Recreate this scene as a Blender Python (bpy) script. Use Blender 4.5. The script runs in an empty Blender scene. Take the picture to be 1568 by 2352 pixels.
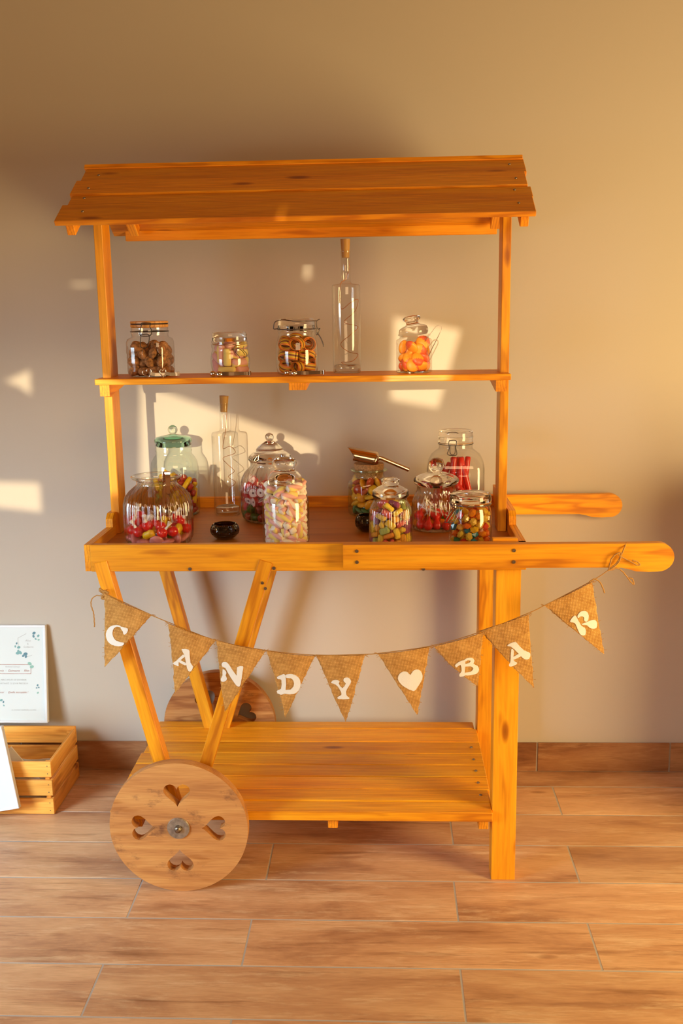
import bpy, bmesh, math, random
import numpy as np
from mathutils import Vector, Matrix
from math import sin, cos, pi, radians, atan, sqrt

scene = bpy.context.scene
C = scene.collection
random.seed(7)

# ------------------------------------------------------------------ camera
F = 2300.0; CX, CY = 784.0, 1176.0                 # focal length and centre for the 1568 x 2352 frame
YAW, ROLL, PITCH = radians(2.62), radians(0.92), atan((1176 - 701.7) / F)
CAM = Vector((0.03, -2.297, 1.463))
fw = Vector((-sin(YAW)*cos(PITCH), cos(YAW)*cos(PITCH), -sin(PITCH)))
r0 = Vector((cos(YAW), sin(YAW), 0)); u0 = r0.cross(fw)
rt = r0*cos(ROLL) - u0*sin(ROLL); up = u0*cos(ROLL) + r0*sin(ROLL)
cd = bpy.data.cameras.new('camera'); cam = bpy.data.objects.new('camera', cd); C.objects.link(cam)
cd.sensor_fit = 'VERTICAL'; cd.sensor_height = 36; cd.sensor_width = 24
cd.lens = F/2352*36; cd.clip_start = 0.05
cd.dof.use_dof = True; cd.dof.focus_distance = 2.55; cd.dof.aperture_fstop = 5.6
cam.matrix_world = Matrix(((rt.x, up.x, -fw.x, CAM.x), (rt.y, up.y, -fw.y, CAM.y), (rt.z, up.z, -fw.z, CAM.z), (0, 0, 0, 1)))
scene.camera = cam
def at(px, py, y):                                  # a photo pixel seen at depth y -> world point
    d = fw + rt*((px-CX)/F) - up*((py-CY)/F)
    return CAM + d*((y-CAM.y)/d.y)
def mpp(px, py, y):                                 # metres per photo pixel there
    return (at(px, py, y)-CAM).dot(fw)/F

# ------------------------------------------------------------------ light
wd = bpy.data.worlds.new('world'); scene.world = wd; wd.use_nodes = True
wd.node_tree.nodes['Background'].inputs[0].default_value = (0.75, 0.62, 0.45, 1)
wd.node_tree.nodes['Background'].inputs[1].default_value = 0.6
def area(name, loc, target, sx, sy, power, col, spread=180):
    l = bpy.data.lights.new(name, 'AREA'); l.shape = 'RECTANGLE'; l.size = sx; l.size_y = sy
    l.energy = power; l.color = col; l.spread = radians(spread)
    o = bpy.data.objects.new(name, l); C.objects.link(o); o.location = loc
    o.rotation_euler = (Vector(target)-Vector(loc)).to_track_quat('-Z', 'Y').to_euler()
    return o
area('window_light_right', (2.05, -0.95, 1.03), (0.3, 0.6, 0.72), 0.8, 1.15, 53, (1.0, 0.745, 0.33))
area('fill_light_front', (0.5, -3.2, 2.25), (-0.1, 0.4, 1.1), 1.6, 0.9, 23, (1.0, 0.66, 0.34))  # added warm fill for the cart front and roof, not a known window
area('window_light_left', (-2.25, -1.25, 0.95), (-0.80, 0.45, 0.0), 0.8, 1.2, 11, (0.78, 1.0, 1.15), 78)
SUN = Vector((0.03, 1.0, -0.13)).normalized()
sl = bpy.data.lights.new('sun', 'SUN'); sl.energy = 3.2; sl.angle = radians(0.45); sl.color = (1.0, 0.83, 0.52)
so = bpy.data.objects.new('sun', sl); C.objects.link(so); so.location = (0, -6, 3)
so.rotation_euler = SUN.to_track_quat('-Z', 'Y').to_euler()
vs = scene.view_settings
vs.view_transform = 'Standard'; vs.look = 'None'; vs.exposure = 0.22; vs.gamma = 1.0; vs.use_curve_mapping = False
scene.cycles.transparent_max_bounces = 32
scene.cycles.max_bounces = 16

# ------------------------------------------------------------------ materials
def newmat(name):
    m = bpy.data.materials.new(name); m.use_nodes = True
    nt = m.node_tree; nt.nodes.clear()
    return m, nt
def N(nt, t, **kw):
    n = nt.nodes.new(t)
    for k, v in kw.items(): setattr(n, k, v)
    return n
def ramp(nt, stops):
    r = nt.nodes.new('ShaderNodeValToRGB'); el = r.color_ramp.elements
    while len(el) < len(stops): el.new(0.5)
    for e, (p, c) in zip(el, stops): e.position = p; e.color = (*c, 1) if len(c) == 3 else c
    return r
def pbr(name, col, rough=0.5, metal=0.0, objcol=False, spec=0.5, trans=0.0, sss=0.0, bump=0.0, bscale=60, var=0.0):
    m, nt = newmat(name); L = nt.links.new
    b = N(nt, 'ShaderNodeBsdfPrincipled'); o = N(nt, 'ShaderNodeOutputMaterial'); L(b.outputs[0], o.inputs[0])
    b.inputs['Base Color'].default_value = (*col, 1); b.inputs['Roughness'].default_value = rough
    b.inputs['Metallic'].default_value = metal; b.inputs['Specular IOR Level'].default_value = spec
    b.inputs['Transmission Weight'].default_value = trans
    if sss: b.inputs['Subsurface Weight'].default_value = sss; b.inputs['Subsurface Radius'].default_value = (0.006, 0.003, 0.002); b.inputs['Subsurface Scale'].default_value = 1
    src = None
    if objcol:
        oi = N(nt, 'ShaderNodeObjectInfo'); src = oi.outputs['Color']; L(src, b.inputs['Base Color'])
    if var or bump:
        tc = N(nt, 'ShaderNodeTexCoord'); nz = N(nt, 'ShaderNodeTexNoise'); nz.inputs['Scale'].default_value = bscale; nz.inputs['Detail'].default_value = 4
        L(tc.outputs['Object'], nz.inputs['Vector'])
        if bump:
            bp = N(nt, 'ShaderNodeBump'); bp.inputs['Strength'].default_value = bump; bp.inputs['Distance'].default_value = 0.002
            L(nz.outputs['Fac'], bp.inputs['Height']); L(bp.outputs[0], b.inputs['Normal'])
        if var:
            hs = N(nt, 'ShaderNodeHueSaturation'); mr = N(nt, 'ShaderNodeMapRange')
            mr.inputs['From Min'].default_value = 0.3; mr.inputs['From Max'].default_value = 0.7; mr.inputs['To Min'].default_value = 1-var; mr.inputs['To Max'].default_value = 1+var
            L(nz.outputs['Fac'], mr.inputs['Value']); L(mr.outputs[0], hs.inputs['Value'])
            if src: L(src, hs.inputs['Color'])
            else: hs.inputs['Color'].default_value = (*col, 1)
            L(hs.outputs[0], b.inputs['Base Color'])
    return m
def wood(name, cols, rough=0.42, gs=1.0, knots=True, vvar=0.12, streak=None, bump=0.15):
    """board material; the grain runs along the local X axis"""
    m, nt = newmat(name); L = nt.links.new
    b = N(nt, 'ShaderNodeBsdfPrincipled'); o = N(nt, 'ShaderNodeOutputMaterial'); L(b.outputs[0], o.inputs[0])
    tc = N(nt, 'ShaderNodeTexCoord'); oi = N(nt, 'ShaderNodeObjectInfo')
    mul = N(nt, 'ShaderNodeMath', operation='MULTIPLY'); mul.inputs[1].default_value = 53.0; L(oi.outputs['Random'], mul.inputs[0])
    add = N(nt, 'ShaderNodeVectorMath', operation='ADD'); L(tc.outputs['Object'], add.inputs[0]); L(mul.outputs[0], add.inputs[1])
    def mapped(sx, sy):
        mp = N(nt, 'ShaderNodeMapping'); mp.inputs['Scale'].default_value = (sx, sy, sy); L(add.outputs[0], mp.inputs[0]); return mp.outputs[0]
    n1 = N(nt, 'ShaderNodeTexNoise'); n1.inputs['Scale'].default_value = 1; n1.inputs['Detail'].default_value = 5; n1.inputs['Distortion'].default_value = 0.8
    L(mapped(2.2*gs, 22*gs), n1.inputs['Vector'])
    n2 = N(nt, 'ShaderNodeTexNoise'); n2.inputs['Scale'].default_value = 1; n2.inputs['Detail'].default_value = 3
    L(mapped(9*gs, 190*gs), n2.inputs['Vector'])
    # growth-ring lines: sine of a warped cross-grain coordinate
    wv = N(nt, 'ShaderNodeTexWave', wave_type='BANDS', bands_direction='Y'); wv.inputs['Scale'].default_value = 5; wv.inputs['Distortion'].default_value = 5.5; wv.inputs['Detail'].default_value = 2; wv.inputs['Detail Scale'].default_value = 0.6
    L(mapped(1.4*gs, 9*gs), wv.inputs['Vector'])
    r1 = ramp(nt, [(0.28, cols[0]), (0.5, cols[1]), (0.72, cols[2])]); L(n1.outputs['Fac'], r1.inputs[0])
    mx = N(nt, 'ShaderNodeMix', data_type='RGBA', blend_type='MULTIPLY'); mx.inputs[0].default_value = 0.8
    r2 = ramp(nt, [(0.35, (0.84, 0.76, 0.66)), (0.6, (1, 1, 1))]); L(n2.outputs['Fac'], r2.inputs[0])
    L(r1.outputs[0], mx.inputs[6]); L(r2.outputs[0], mx.inputs[7])
    mw = N(nt, 'ShaderNodeMix', data_type='RGBA', blend_type='MULTIPLY'); mw.inputs[0].default_value = 0.85
    r3 = ramp(nt, [(0.0, (0.66, 0.50, 0.34)), (0.10, (0.86, 0.78, 0.66)), (0.28, (1, 1, 1))]); L(wv.outputs['Fac'], r3.inputs[0])
    L(mx.outputs[2], mw.inputs[6]); L(r3.outputs[0], mw.inputs[7]); out = mw.outputs[2]
    if knots:
        vo = N(nt, 'ShaderNodeTexVoronoi'); vo.inputs['Scale'].default_value = 1; L(mapped(3.6, 11), vo.inputs['Vector'])
        r4 = ramp(nt, [(0.0, (0.22, 0.10, 0.05)), (0.07, (0.42, 0.24, 0.12)), (0.13, (1, 1, 1))]); L(vo.outputs['Distance'], r4.inputs[0])
        mk = N(nt, 'ShaderNodeMix', data_type='RGBA', blend_type='MULTIPLY'); mk.inputs[0].default_value = 0.85
        L(out, mk.inputs[6]); L(r4.outputs[0], mk.inputs[7]); out = mk.outputs[2]
    if streak:                                       # pale worn streaks (wood-look tile) or stains (plywood)
        n5 = N(nt, 'ShaderNodeTexNoise'); n5.inputs['Scale'].default_value = 1; n5.inputs['Detail'].default_value = 7; n5.inputs['Roughness'].default_value = 0.7
        L(mapped(streak[1], streak[2]), n5.inputs['Vector'])
        r5 = ramp(nt, [(streak[3], (0, 0, 0)), (streak[4], (1, 1, 1))]); L(n5.outputs['Fac'], r5.inputs[0])
        ms = N(nt, 'ShaderNodeMix', data_type='RGBA'); L(r5.outputs[0], ms.inputs[0]); L(out, ms.inputs[6]); ms.inputs[7].default_value = (*streak[0], 1); out = ms.outputs[2]
    hs = N(nt, 'ShaderNodeHueSaturation'); mr = N(nt, 'ShaderNodeMapRange'); mr.inputs['To Min'].default_value = 1-vvar; mr.inputs['To Max'].default_value = 1+vvar
    L(oi.outputs['Random'], mr.inputs['Value']); L(mr.outputs[0], hs.inputs['Value']); L(out, hs.inputs['Color']); L(hs.outputs[0], b.inputs['Base Color'])
    b.inputs['Roughness'].default_value = rough
    bp = N(nt, 'ShaderNodeBump'); bp.inputs['Strength'].default_value = bump; bp.inputs['Distance'].default_value = 0.003
    L(n2.outputs['Fac'], bp.inputs['Height']); L(bp.outputs[0], b.inputs['Normal'])
    return m
def wood_tile(name, dark, mid, light, pale):
    """printed wood-look tile: broad tone bands, dark streaks and pale worn streaks along X"""
    m, nt = newmat(name); L = nt.links.new
    b = N(nt, 'ShaderNodeBsdfPrincipled'); o = N(nt, 'ShaderNodeOutputMaterial'); L(b.outputs[0], o.inputs[0])
    tc = N(nt, 'ShaderNodeTexCoord'); oi = N(nt, 'ShaderNodeObjectInfo')
    mul = N(nt, 'ShaderNodeMath', operation='MULTIPLY'); mul.inputs[1].default_value = 71.0; L(oi.outputs['Random'], mul.inputs[0])
    add = N(nt, 'ShaderNodeVectorMath', operation='ADD'); L(tc.outputs['Object'], add.inputs[0]); L(mul.outputs[0], add.inputs[1])
    def noise(sx, sy, det, dist=0.0, rough=0.55):
        mp = N(nt, 'ShaderNodeMapping'); mp.inputs['Scale'].default_value = (sx, sy, sy); L(add.outputs[0], mp.inputs[0])
        n = N(nt, 'ShaderNodeTexNoise'); n.inputs['Scale'].default_value = 1; n.inputs['Detail'].default_value = det; n.inputs['Distortion'].default_value = dist; n.inputs['Roughness'].default_value = rough
        L(mp.outputs[0], n.inputs['Vector']); return n.outputs['Fac']
    def mix(fac, A, B, mode='MIX', f=None):
        x = N(nt, 'ShaderNodeMix', data_type='RGBA', blend_type=mode)
        if fac is None: x.inputs[0].default_value = f
        else: L(fac, x.inputs[0])
        L(A, x.inputs[6]); 
        if isinstance(B, tuple): x.inputs[7].default_value = (*B, 1)
        else: L(B, x.inputs[7])
        return x.outputs[2]
    base = ramp(nt, [(0.30, dark), (0.46, mid), (0.68, light)]); L(noise(2.0, 8, 6, 0.6, 0.62), base.inputs[0])
    w = ramp(nt, [(0.52, (0, 0, 0)), (0.74, (0.8, 0.8, 0.8))]); L(noise(4.0, 30, 9, 0.3, 0.75), w.inputs[0])
    out = mix(w.outputs[0], base.outputs[0], pale)
    d = ramp(nt, [(0.33, (0.55, 0.45, 0.38)), (0.44, (1, 1, 1))]); L(noise(2.6, 42, 7, 0.4, 0.7), d.inputs[0])
    out = mix(None, out, d.outputs[0], 'MULTIPLY', 0.75)
    f = ramp(nt, [(0.35, (0.80, 0.74, 0.68)), (0.6, (1, 1, 1))]); fine = noise(24, 330, 3); L(fine, f.inputs[0])
    out = mix(None, out, f.outputs[0], 'MULTIPLY', 0.6)
    k = N(nt, 'ShaderNodeTexVoronoi'); mp = N(nt, 'ShaderNodeMapping'); mp.inputs['Scale'].default_value = (3.1, 8.5, 8.5); L(add.outputs[0], mp.inputs[0]); L(mp.outputs[0], k.inputs['Vector']); k.inputs['Scale'].default_value = 1
    kr = ramp(nt, [(0.0, (0.35, 0.24, 0.18)), (0.06, (0.7, 0.6, 0.5)), (0.09, (1, 1, 1))]); L(k.outputs['Distance'], kr.inputs[0])
    out = mix(None, out, kr.outputs[0], 'MULTIPLY', 0.6)
    hs = N(nt, 'ShaderNodeHueSaturation'); mr = N(nt, 'ShaderNodeMapRange'); mr.inputs['To Min'].default_value = 0.9; mr.inputs['To Max'].default_value = 1.1
    L(oi.outputs['Random'], mr.inputs['Value']); L(mr.outputs[0], hs.inputs['Value']); L(out, hs.inputs['Color']); L(hs.outputs[0], b.inputs['Base Color'])
    b.inputs['Roughness'].default_value = 0.42
    bp = N(nt, 'ShaderNodeBump'); bp.inputs['Strength'].default_value = 0.15; bp.inputs['Distance'].default_value = 0.002; L(fine, bp.inputs['Height']); L(bp.outputs[0], b.inputs['Normal'])
    return m
def thin_glass(name, tint, edge, rough=0.015, ior=1.5, refl=1.0, bend=0.0, bior=1.18):
    m, nt = newmat(name); L = nt.links.new
    o = N(nt, 'ShaderNodeOutputMaterial'); tr = N(nt, 'ShaderNodeBsdfTransparent'); gl = N(nt, 'ShaderNodeBsdfGlossy'); gl.inputs['Roughness'].default_value = rough
    lw = N(nt, 'ShaderNodeLayerWeight'); lw.inputs['Blend'].default_value = 0.5
    r = ramp(nt, [(0.0, tint), (0.74, tint), (0.95, tuple(0.55*a+0.45*b for a, b in zip(tint, edge))), (0.995, tuple(b*0.7 for b in edge))]); L(lw.outputs['Facing'], r.inputs[0]); L(r.outputs[0], tr.inputs[0])
    mu = N(nt, 'ShaderNodeMath', operation='MULTIPLY'); mu.use_clamp = True; mu.inputs[1].default_value = refl
    pw = N(nt, 'ShaderNodeMath', operation='POWER'); pw.inputs[1].default_value = 4.0; L(lw.outputs['Facing'], pw.inputs[0])
    ma = N(nt, 'ShaderNodeMath', operation='MULTIPLY_ADD'); ma.inputs[1].default_value = 0.75; ma.inputs[2].default_value = 0.055; L(pw.outputs[0], ma.inputs[0]); L(ma.outputs[0], mu.inputs[0])
    mx = N(nt, 'ShaderNodeMixShader'); L(mu.outputs[0], mx.inputs[0])
    clear = tr.outputs[0]
    if bend:                                         # part of the light is bent by the moulded ribs
        rf = N(nt, 'ShaderNodeBsdfRefraction'); rf.inputs['IOR'].default_value = bior; rf.inputs['Roughness'].default_value = 0.0; L(r.outputs[0], rf.inputs[0])
        mb = N(nt, 'ShaderNodeMixShader'); mb.inputs[0].default_value = bend; L(tr.outputs[0], mb.inputs[1]); L(rf.outputs[0], mb.inputs[2]); clear = mb.outputs[0]
    L(clear, mx.inputs[1]); L(gl.outputs[0], mx.inputs[2]); L(mx.outputs[0], o.inputs[0])
    return m
def solid_glass(name, col, ior=1.45):
    return pbr(name, col, rough=0.0, trans=1.0)

M = {}
M['pine'] = wood('orange_varnished_pine', [(0.76, 0.265, 0.006), (0.92, 0.385, 0.010), (0.99, 0.48, 0.022)], vvar=0.13)
M['pine_dull'] = wood('sawn_pine', [(0.80, 0.27, 0.006), (0.95, 0.36, 0.010), (0.99, 0.44, 0.018)], rough=0.5, vvar=0.12)
M['tray_board'] = wood('tray_plywood', [(0.44, 0.155, 0.016), (0.52, 0.19, 0.02), (0.58, 0.22, 0.026)], rough=0.45, knots=False)
M['plywood'] = wood('weathered_plywood', [(0.38, 0.15, 0.045), (0.56, 0.255, 0.078), (0.66, 0.34, 0.11)], rough=0.6, gs=1.4, knots=False, streak=((0.17, 0.065, 0.027), 11, 22, 0.57, 0.72))
M['crate'] = wood('crate_pine', [(0.82, 0.33, 0.045), (0.93, 0.44, 0.075), (0.98, 0.52, 0.11)], rough=0.5)
M['tile'] = wood_tile('wood_look_tile', (0.38, 0.18, 0.09), (0.61, 0.335, 0.175), (0.77, 0.48, 0.265), (0.92, 0.70, 0.45))
M['skirting'] = wood_tile('wood_look_skirting', (0.20, 0.075, 0.03), (0.38, 0.165, 0.07), (0.52, 0.27, 0.12), (0.62, 0.36, 0.18))
M['grout'] = pbr('grey_grout', (0.46, 0.42, 0.39), rough=0.9, bump=0.3, bscale=300)
M['plaster'] = pbr('beige_painted_plaster', (0.55, 0.475, 0.395), rough=0.85, bump=0.06, bscale=14)
M['ceiling'] = pbr('brown_ceiling_boards', (0.28, 0.17, 0.09), rough=0.9)
M['steel'] = pbr('polished_steel', (0.78, 0.74, 0.68), rough=0.16, metal=1)
M['tong_steel'] = pbr('warm_steel', (0.60, 0.47, 0.37), rough=0.12, metal=1)
M['screw'] = pbr('zinc_screw', (0.32, 0.26, 0.2), rough=0.4, metal=1)
M['washer'] = pbr('dull_zinc_washer', (0.42, 0.37, 0.31), rough=0.45, metal=0.8, var=0.3, bscale=90)
M['wire_dark'] = pbr('dark_wire', (0.045, 0.035, 0.03), rough=0.4, metal=0.6)
M['wire_grey'] = pbr('grey_wire', (0.16, 0.14, 0.13), rough=0.35, metal=0.9)
M['copper'] = pbr('copper_wire', (0.5, 0.2, 0.07), rough=0.35, metal=0.8)
M['cork'] = pbr('cork', (0.42, 0.21, 0.075), rough=0.85, bump=0.7, bscale=220, var=0.35)
M['gold_cork'] = pbr('golden_cork', (0.46, 0.24, 0.05), rough=0.5)
M['lid_wood'] = wood('light_lid_wood', [(0.6, 0.27, 0.06), (0.68, 0.33, 0.08), (0.74, 0.38, 0.11)], knots=False)
M['black'] = pbr('black_rubber', (0.015, 0.012, 0.012), rough=0.6)
M['white_paint'] = pbr('white_fabric_paint', (0.86, 0.83, 0.77), rough=0.75, bump=0.25, bscale=400)
M['white_frame'] = pbr('white_frame', (0.8, 0.82, 0.84), rough=0.4)
M['paper'] = pbr('white_paper', (0.74, 0.78, 0.77), rough=0.6)
M['card'] = pbr('cream_card', (0.84, 0.80, 0.74), rough=0.7)
M['ink_red'] = pbr('rust_ink', (0.42, 0.14, 0.09), rough=0.8)
M['ink_grey'] = pbr('grey_ink', (0.46, 0.45, 0.43), rough=0.8)
M['leaf_teal'] = pbr('teal_print', (0.22, 0.42, 0.42), rough=0.8)
M['leaf_blue'] = pbr('blue_print', (0.14, 0.27, 0.33), rough=0.8)
M['leaf_mint'] = pbr('mint_print', (0.30, 0.52, 0.44), rough=0.8)
M['glass'] = thin_glass('clear_glass', (0.975, 0.975, 0.965), (0.48, 0.46, 0.43), refl=1.4)
M['glass_rib'] = thin_glass('ribbed_clear_glass', (0.97, 0.965, 0.955), (0.40, 0.38, 0.36), refl=1.9, bend=0.38, bior=1.16)
M['glass_lid'] = thin_glass('heavy_clear_glass', (0.93, 0.93, 0.91), (0.36, 0.35, 0.32), refl=2.2)
M['glass_green'] = thin_glass('pale_green_glass', (0.92, 0.97, 0.93), (0.32, 0.48, 0.40), refl=1.5)
M['glass_teal'] = thin_glass('green_lid_glass', (0.42, 0.66, 0.55), (0.04, 0.20, 0.15), refl=1.8)
M['glass_solid'] = solid_glass('solid_clear_glass', (0.99, 0.985, 0.97))
M['glass_teal_solid'] = solid_glass('solid_teal_glass', (0.38, 0.72, 0.58))
M['glass_solid_green'] = solid_glass('solid_green_glass', (0.80, 0.95, 0.86))
def smoky():
    m = pbr('smoky_black_glass', (0.022, 0.013, 0.011), rough=0.12); return m
M['smoky'] = thin_glass('smoky_brown_glass', (0.20, 0.10, 0.06), (0.02, 0.012, 0.01), refl=2.2)
def burlap():
    m, nt = newmat('burlap'); L = nt.links.new
    b = N(nt, 'ShaderNodeBsdfPrincipled'); o = N(nt, 'ShaderNodeOutputMaterial'); L(b.outputs[0], o.inputs[0])
    tc = N(nt, 'ShaderNodeTexCoord'); cols = []
    for rot, sc in ((0.12, 420), (0.12+pi/2, 420)):
        mp = N(nt, 'ShaderNodeMapping'); mp.inputs['Rotation'].default_value = (0, rot, 0); L(tc.outputs['Object'], mp.inputs[0])
        w = N(nt, 'ShaderNodeTexWave', wave_type='BANDS', bands_direction='X'); w.inputs['Scale'].default_value = sc/4.8; w.inputs['Distortion'].default_value = 1.5; w.inputs['Detail'].default_value = 2; w.inputs['Detail Scale'].default_value = 2
        L(mp.outputs[0], w.inputs['Vector']); cols.append(w.outputs['Fac'])
    mul = N(nt, 'ShaderNodeMath', operation='MULTIPLY'); L(cols[0], mul.inputs[0]); L(cols[1], mul.inputs[1])
    nz = N(nt, 'ShaderNodeTexNoise'); nz.inputs['Scale'].default_value = 45; nz.inputs['Detail'].default_value = 5; L(tc.outputs['Object'], nz.inputs['Vector'])
    ad = N(nt, 'ShaderNodeMath', operation='ADD'); L(mul.outputs[0], ad.inputs[0]); L(nz.outputs['Fac'], ad.inputs[1])
    r = ramp(nt, [(0.3, (0.40, 0.18, 0.035)), (0.65, (0.68, 0.35, 0.085)), (1.0, (0.85, 0.50, 0.16))])
    mm = N(nt, 'ShaderNodeMath', operation='MULTIPLY'); mm.inputs[1].default_value = 0.7; L(ad.outputs[0], mm.inputs[0]); L(mm.outputs[0], r.inputs[0])
    L(r.outputs[0], b.inputs['Base Color']); b.inputs['Roughness'].default_value = 0.9
    bp = N(nt, 'ShaderNodeBump'); bp.inputs['Strength'].default_value = 0.6; bp.inputs['Distance'].default_value = 0.001
    L(mul.outputs[0], bp.inputs['Height']); L(bp.outputs[0], b.inputs['Normal'])
    return m
M['burlap'] = burlap()
M['twine'] = pbr('jute_twine', (0.50, 0.26, 0.07), rough=0.9, bump=0.8, bscale=500)
M['candy'] = pbr('glossy_candy', (1, 1, 1), rough=0.12, objcol=True)
M['gummy'] = pbr('gummy', (1, 1, 1), rough=0.22, objcol=True, sss=0.3)
M['gem'] = pbr('translucent_gummy', (1, 1, 1), rough=0.08, objcol=True, trans=0.55)
M['sugared'] = pbr('sugared_jelly', (1, 1, 1), rough=0.7, objcol=True, bump=0.9, bscale=900, var=0.35)
M['cookie'] = pbr('baked_dough', (0.40, 0.17, 0.055), rough=0.85, bump=0.9, bscale=130, var=0.6)
M['mm_pink'] = pbr('marshmallow_pink', (0.80, 0.42, 0.38), rough=0.75, sss=0.2)
M['mm_yellow'] = pbr('marshmallow_yellow', (0.86, 0.66, 0.20), rough=0.75, sss=0.2)
M['mm_white'] = pbr('marshmallow_white', (0.88, 0.78, 0.66), rough=0.75, sss=0.2)
M['peach_red'] = pbr('peach_red', (0.72, 0.10, 0.03), rough=0.45, sss=0.2)
M['peach_orange'] = pbr('peach_orange', (0.86, 0.30, 0.02), rough=0.5, sss=0.2)
M['belt_yellow'] = pbr('belt_yellow', (0.75, 0.48, 0.03), rough=0.55)
M['belt_orange'] = pbr('belt_orange', (0.78, 0.22, 0.02), rough=0.55)
M['belt_brown'] = pbr('belt_brown', (0.22, 0.05, 0.03), rough=0.55)
M['belt_green'] = pbr('belt_green', (0.35, 0.40, 0.04), rough=0.55)
M['stick_white'] = pbr('lolly_stick_white', (0.88, 0.82, 0.74), rough=0.5)
M['cut_white'] = pbr('candy_white_cut', (0.85, 0.66, 0.58), rough=0.4)
M['cut_core'] = pbr('candy_dark_core', (0.12, 0.015, 0.015), rough=0.4)

# ------------------------------------------------------------------ helpers
def wm(o):
    if o.parent is None: return o.matrix_basis.copy()
    return wm(o.parent) @ o.matrix_parent_inverse @ o.matrix_basis
def put(o, parent):
    if parent is not None:
        o.parent = parent; o.matrix_parent_inverse = wm(parent).inverted()
    return o
def link(name, me, mat, parent=None, mw=None, smooth=False):
    o = bpy.data.objects.new(name, me); C.objects.link(o)
    if mat is not None:
        for m in (mat if isinstance(mat, list) else [mat]): me.materials.append(m)
    if smooth:
        me.polygons.foreach_set('use_smooth', [True]*len(me.polygons))
    if mw is not None: o.matrix_basis = mw
    return put(o, parent)
def tag(o, label, cat, group=None, kind=None):
    if label: o['label'] = label
    if cat: o['category'] = cat
    if group: o['group'] = group
    if kind: o['kind'] = kind
    return o
def thing(name, loc, label, cat, group=None):
    o = bpy.data.objects.new(name, None); C.objects.link(o); o.location = loc; o.empty_display_size = 0.05
    return tag(o, label, cat, group)
def mesh(bm, name='mesh'):
    me = bpy.data.meshes.new(name); bmesh.ops.recalc_face_normals(bm, faces=bm.faces); bm.to_mesh(me); bm.free(); return me
def box_mesh(sx, sy, sz, bevel=0.0015):
    bm = bmesh.new(); bmesh.ops.create_cube(bm, size=1); bmesh.ops.scale(bm, vec=(sx, sy, sz), verts=bm.verts)
    if bevel: bmesh.ops.bevel(bm, geom=bm.edges[:], offset=bevel, segments=1, affect='EDGES')
    return mesh(bm)
AX = {'x': Matrix.Identity(3), 'y': Matrix(((0, -1, 0), (1, 0, 0), (0, 0, 1))), 'z': Matrix(((0, 0, -1), (0, 1, 0), (1, 0, 0)))}
def board(name, x0, x1, y0, y1, z0, z1, mat, parent, grain='x', bevel=0.0015):
    d = (x1-x0, y1-y0, z1-z0)
    loc = Vector(((x0+x1)/2, (y0+y1)/2, (z0+z1)/2))
    s = {'x': d, 'y': (d[1], d[0], d[2]), 'z': (d[2], d[1], d[0])}[grain]
    return link(name, box_mesh(*s, bevel), mat, parent, Matrix.Translation(loc) @ AX[grain].to_4x4())
def frame_to(a, b, side):
    """rotation whose X runs a->b and whose Y is as close to `side` as possible"""
    x = (Vector(b)-Vector(a)).normalized(); z = x.cross(Vector(side)).normalized(); y = z.cross(x)
    return Matrix((x, y, z)).transposed()
def bar(name, a, b, w, t, side, mat, parent, bevel=0.0015):
    """bar from a to b; w across along `side`, t in the third direction"""
    a, b = Vector(a), Vector(b); R = frame_to(a, b, side)
    return link(name, box_mesh((b-a).length, w, t, bevel), mat, parent, Matrix.Translation((a+b)/2) @ R.to_4x4())
def lathe_bm(prof, seg=48, rib=None, closed=True):
    """prof: list of (r, z, shape) ; shape: 'c' circle, 'hex', ('sq', n). rib: (count, amplitude, z0, z1)"""
    bm = bmesh.new(); rings = []
    for p in prof:
        r, z = p[0], p[1]; sh = p[2] if len(p) > 2 else 'c'
        if r < 1e-6: rings.append([bm.verts.new((0, 0, z))]); continue
        ring = []
        for i in range(seg):
            t = 2*pi*i/seg; k = 1.0
            if sh == 'hex':
                a = (t + pi/6 + 0.33) % (pi/3) - pi/6; k = cos(pi/6)/cos(a)*1.06
            elif isinstance(sh, tuple):
                a = t + sh[2] if len(sh) > 2 else t
                k = (abs(cos(a))**sh[1] + abs(sin(a))**sh[1])**(-1/sh[1])
            if rib and rib[2] <= z <= rib[3]: k *= 1 + rib[1]*(0.5*cos(rib[0]*t)-0.5)
            ring.append(bm.verts.new((r*k*cos(t), r*k*sin(t), z)))
        rings.append(ring)
    for a, b in zip(rings, rings[1:]):
        if len(a) == 1 and len(b) == 1: continue
        for i in range(seg):
            j = (i+1) % seg
            if len(a) == 1: bm.faces.new((a[0], b[j], b[i]))
            elif len(b) == 1: bm.faces.new((a[i], a[j], b[0]))
            else: bm.faces.new((a[i], a[j], b[j], b[i]))
    return bm
def tube_bm(pts, r, seg=6, bm=None, rs=None):
    bm = bm or bmesh.new(); pts = [Vector(p) for p in pts]; rings = []; n = len(pts); prev = None
    for i, p in enumerate(pts):
        t = (pts[min(i+1, n-1)]-pts[max(i-1, 0)]).normalized()
        if prev is None:
            a = Vector((0, 0, 1)) if abs(t.z) < 0.9 else Vector((1, 0, 0)); u = t.cross(a).normalized()
        else:
            u = (prev - t*prev.dot(t)).normalized()
        prev = u; v = t.cross(u); rr = rs[i] if rs else r
        rings.append([bm.verts.new(p + (u*cos(2*pi*k/seg) + v*sin(2*pi*k/seg))*rr) for k in range(seg)])
    for a, b in zip(rings, rings[1:]):
        for k in range(seg): bm.faces.new((a[k], a[(k+1) % seg], b[(k+1) % seg], b[k]))
    bm.faces.new(rings[0][::-1]); bm.faces.new(rings[-1])
    return bm
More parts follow.
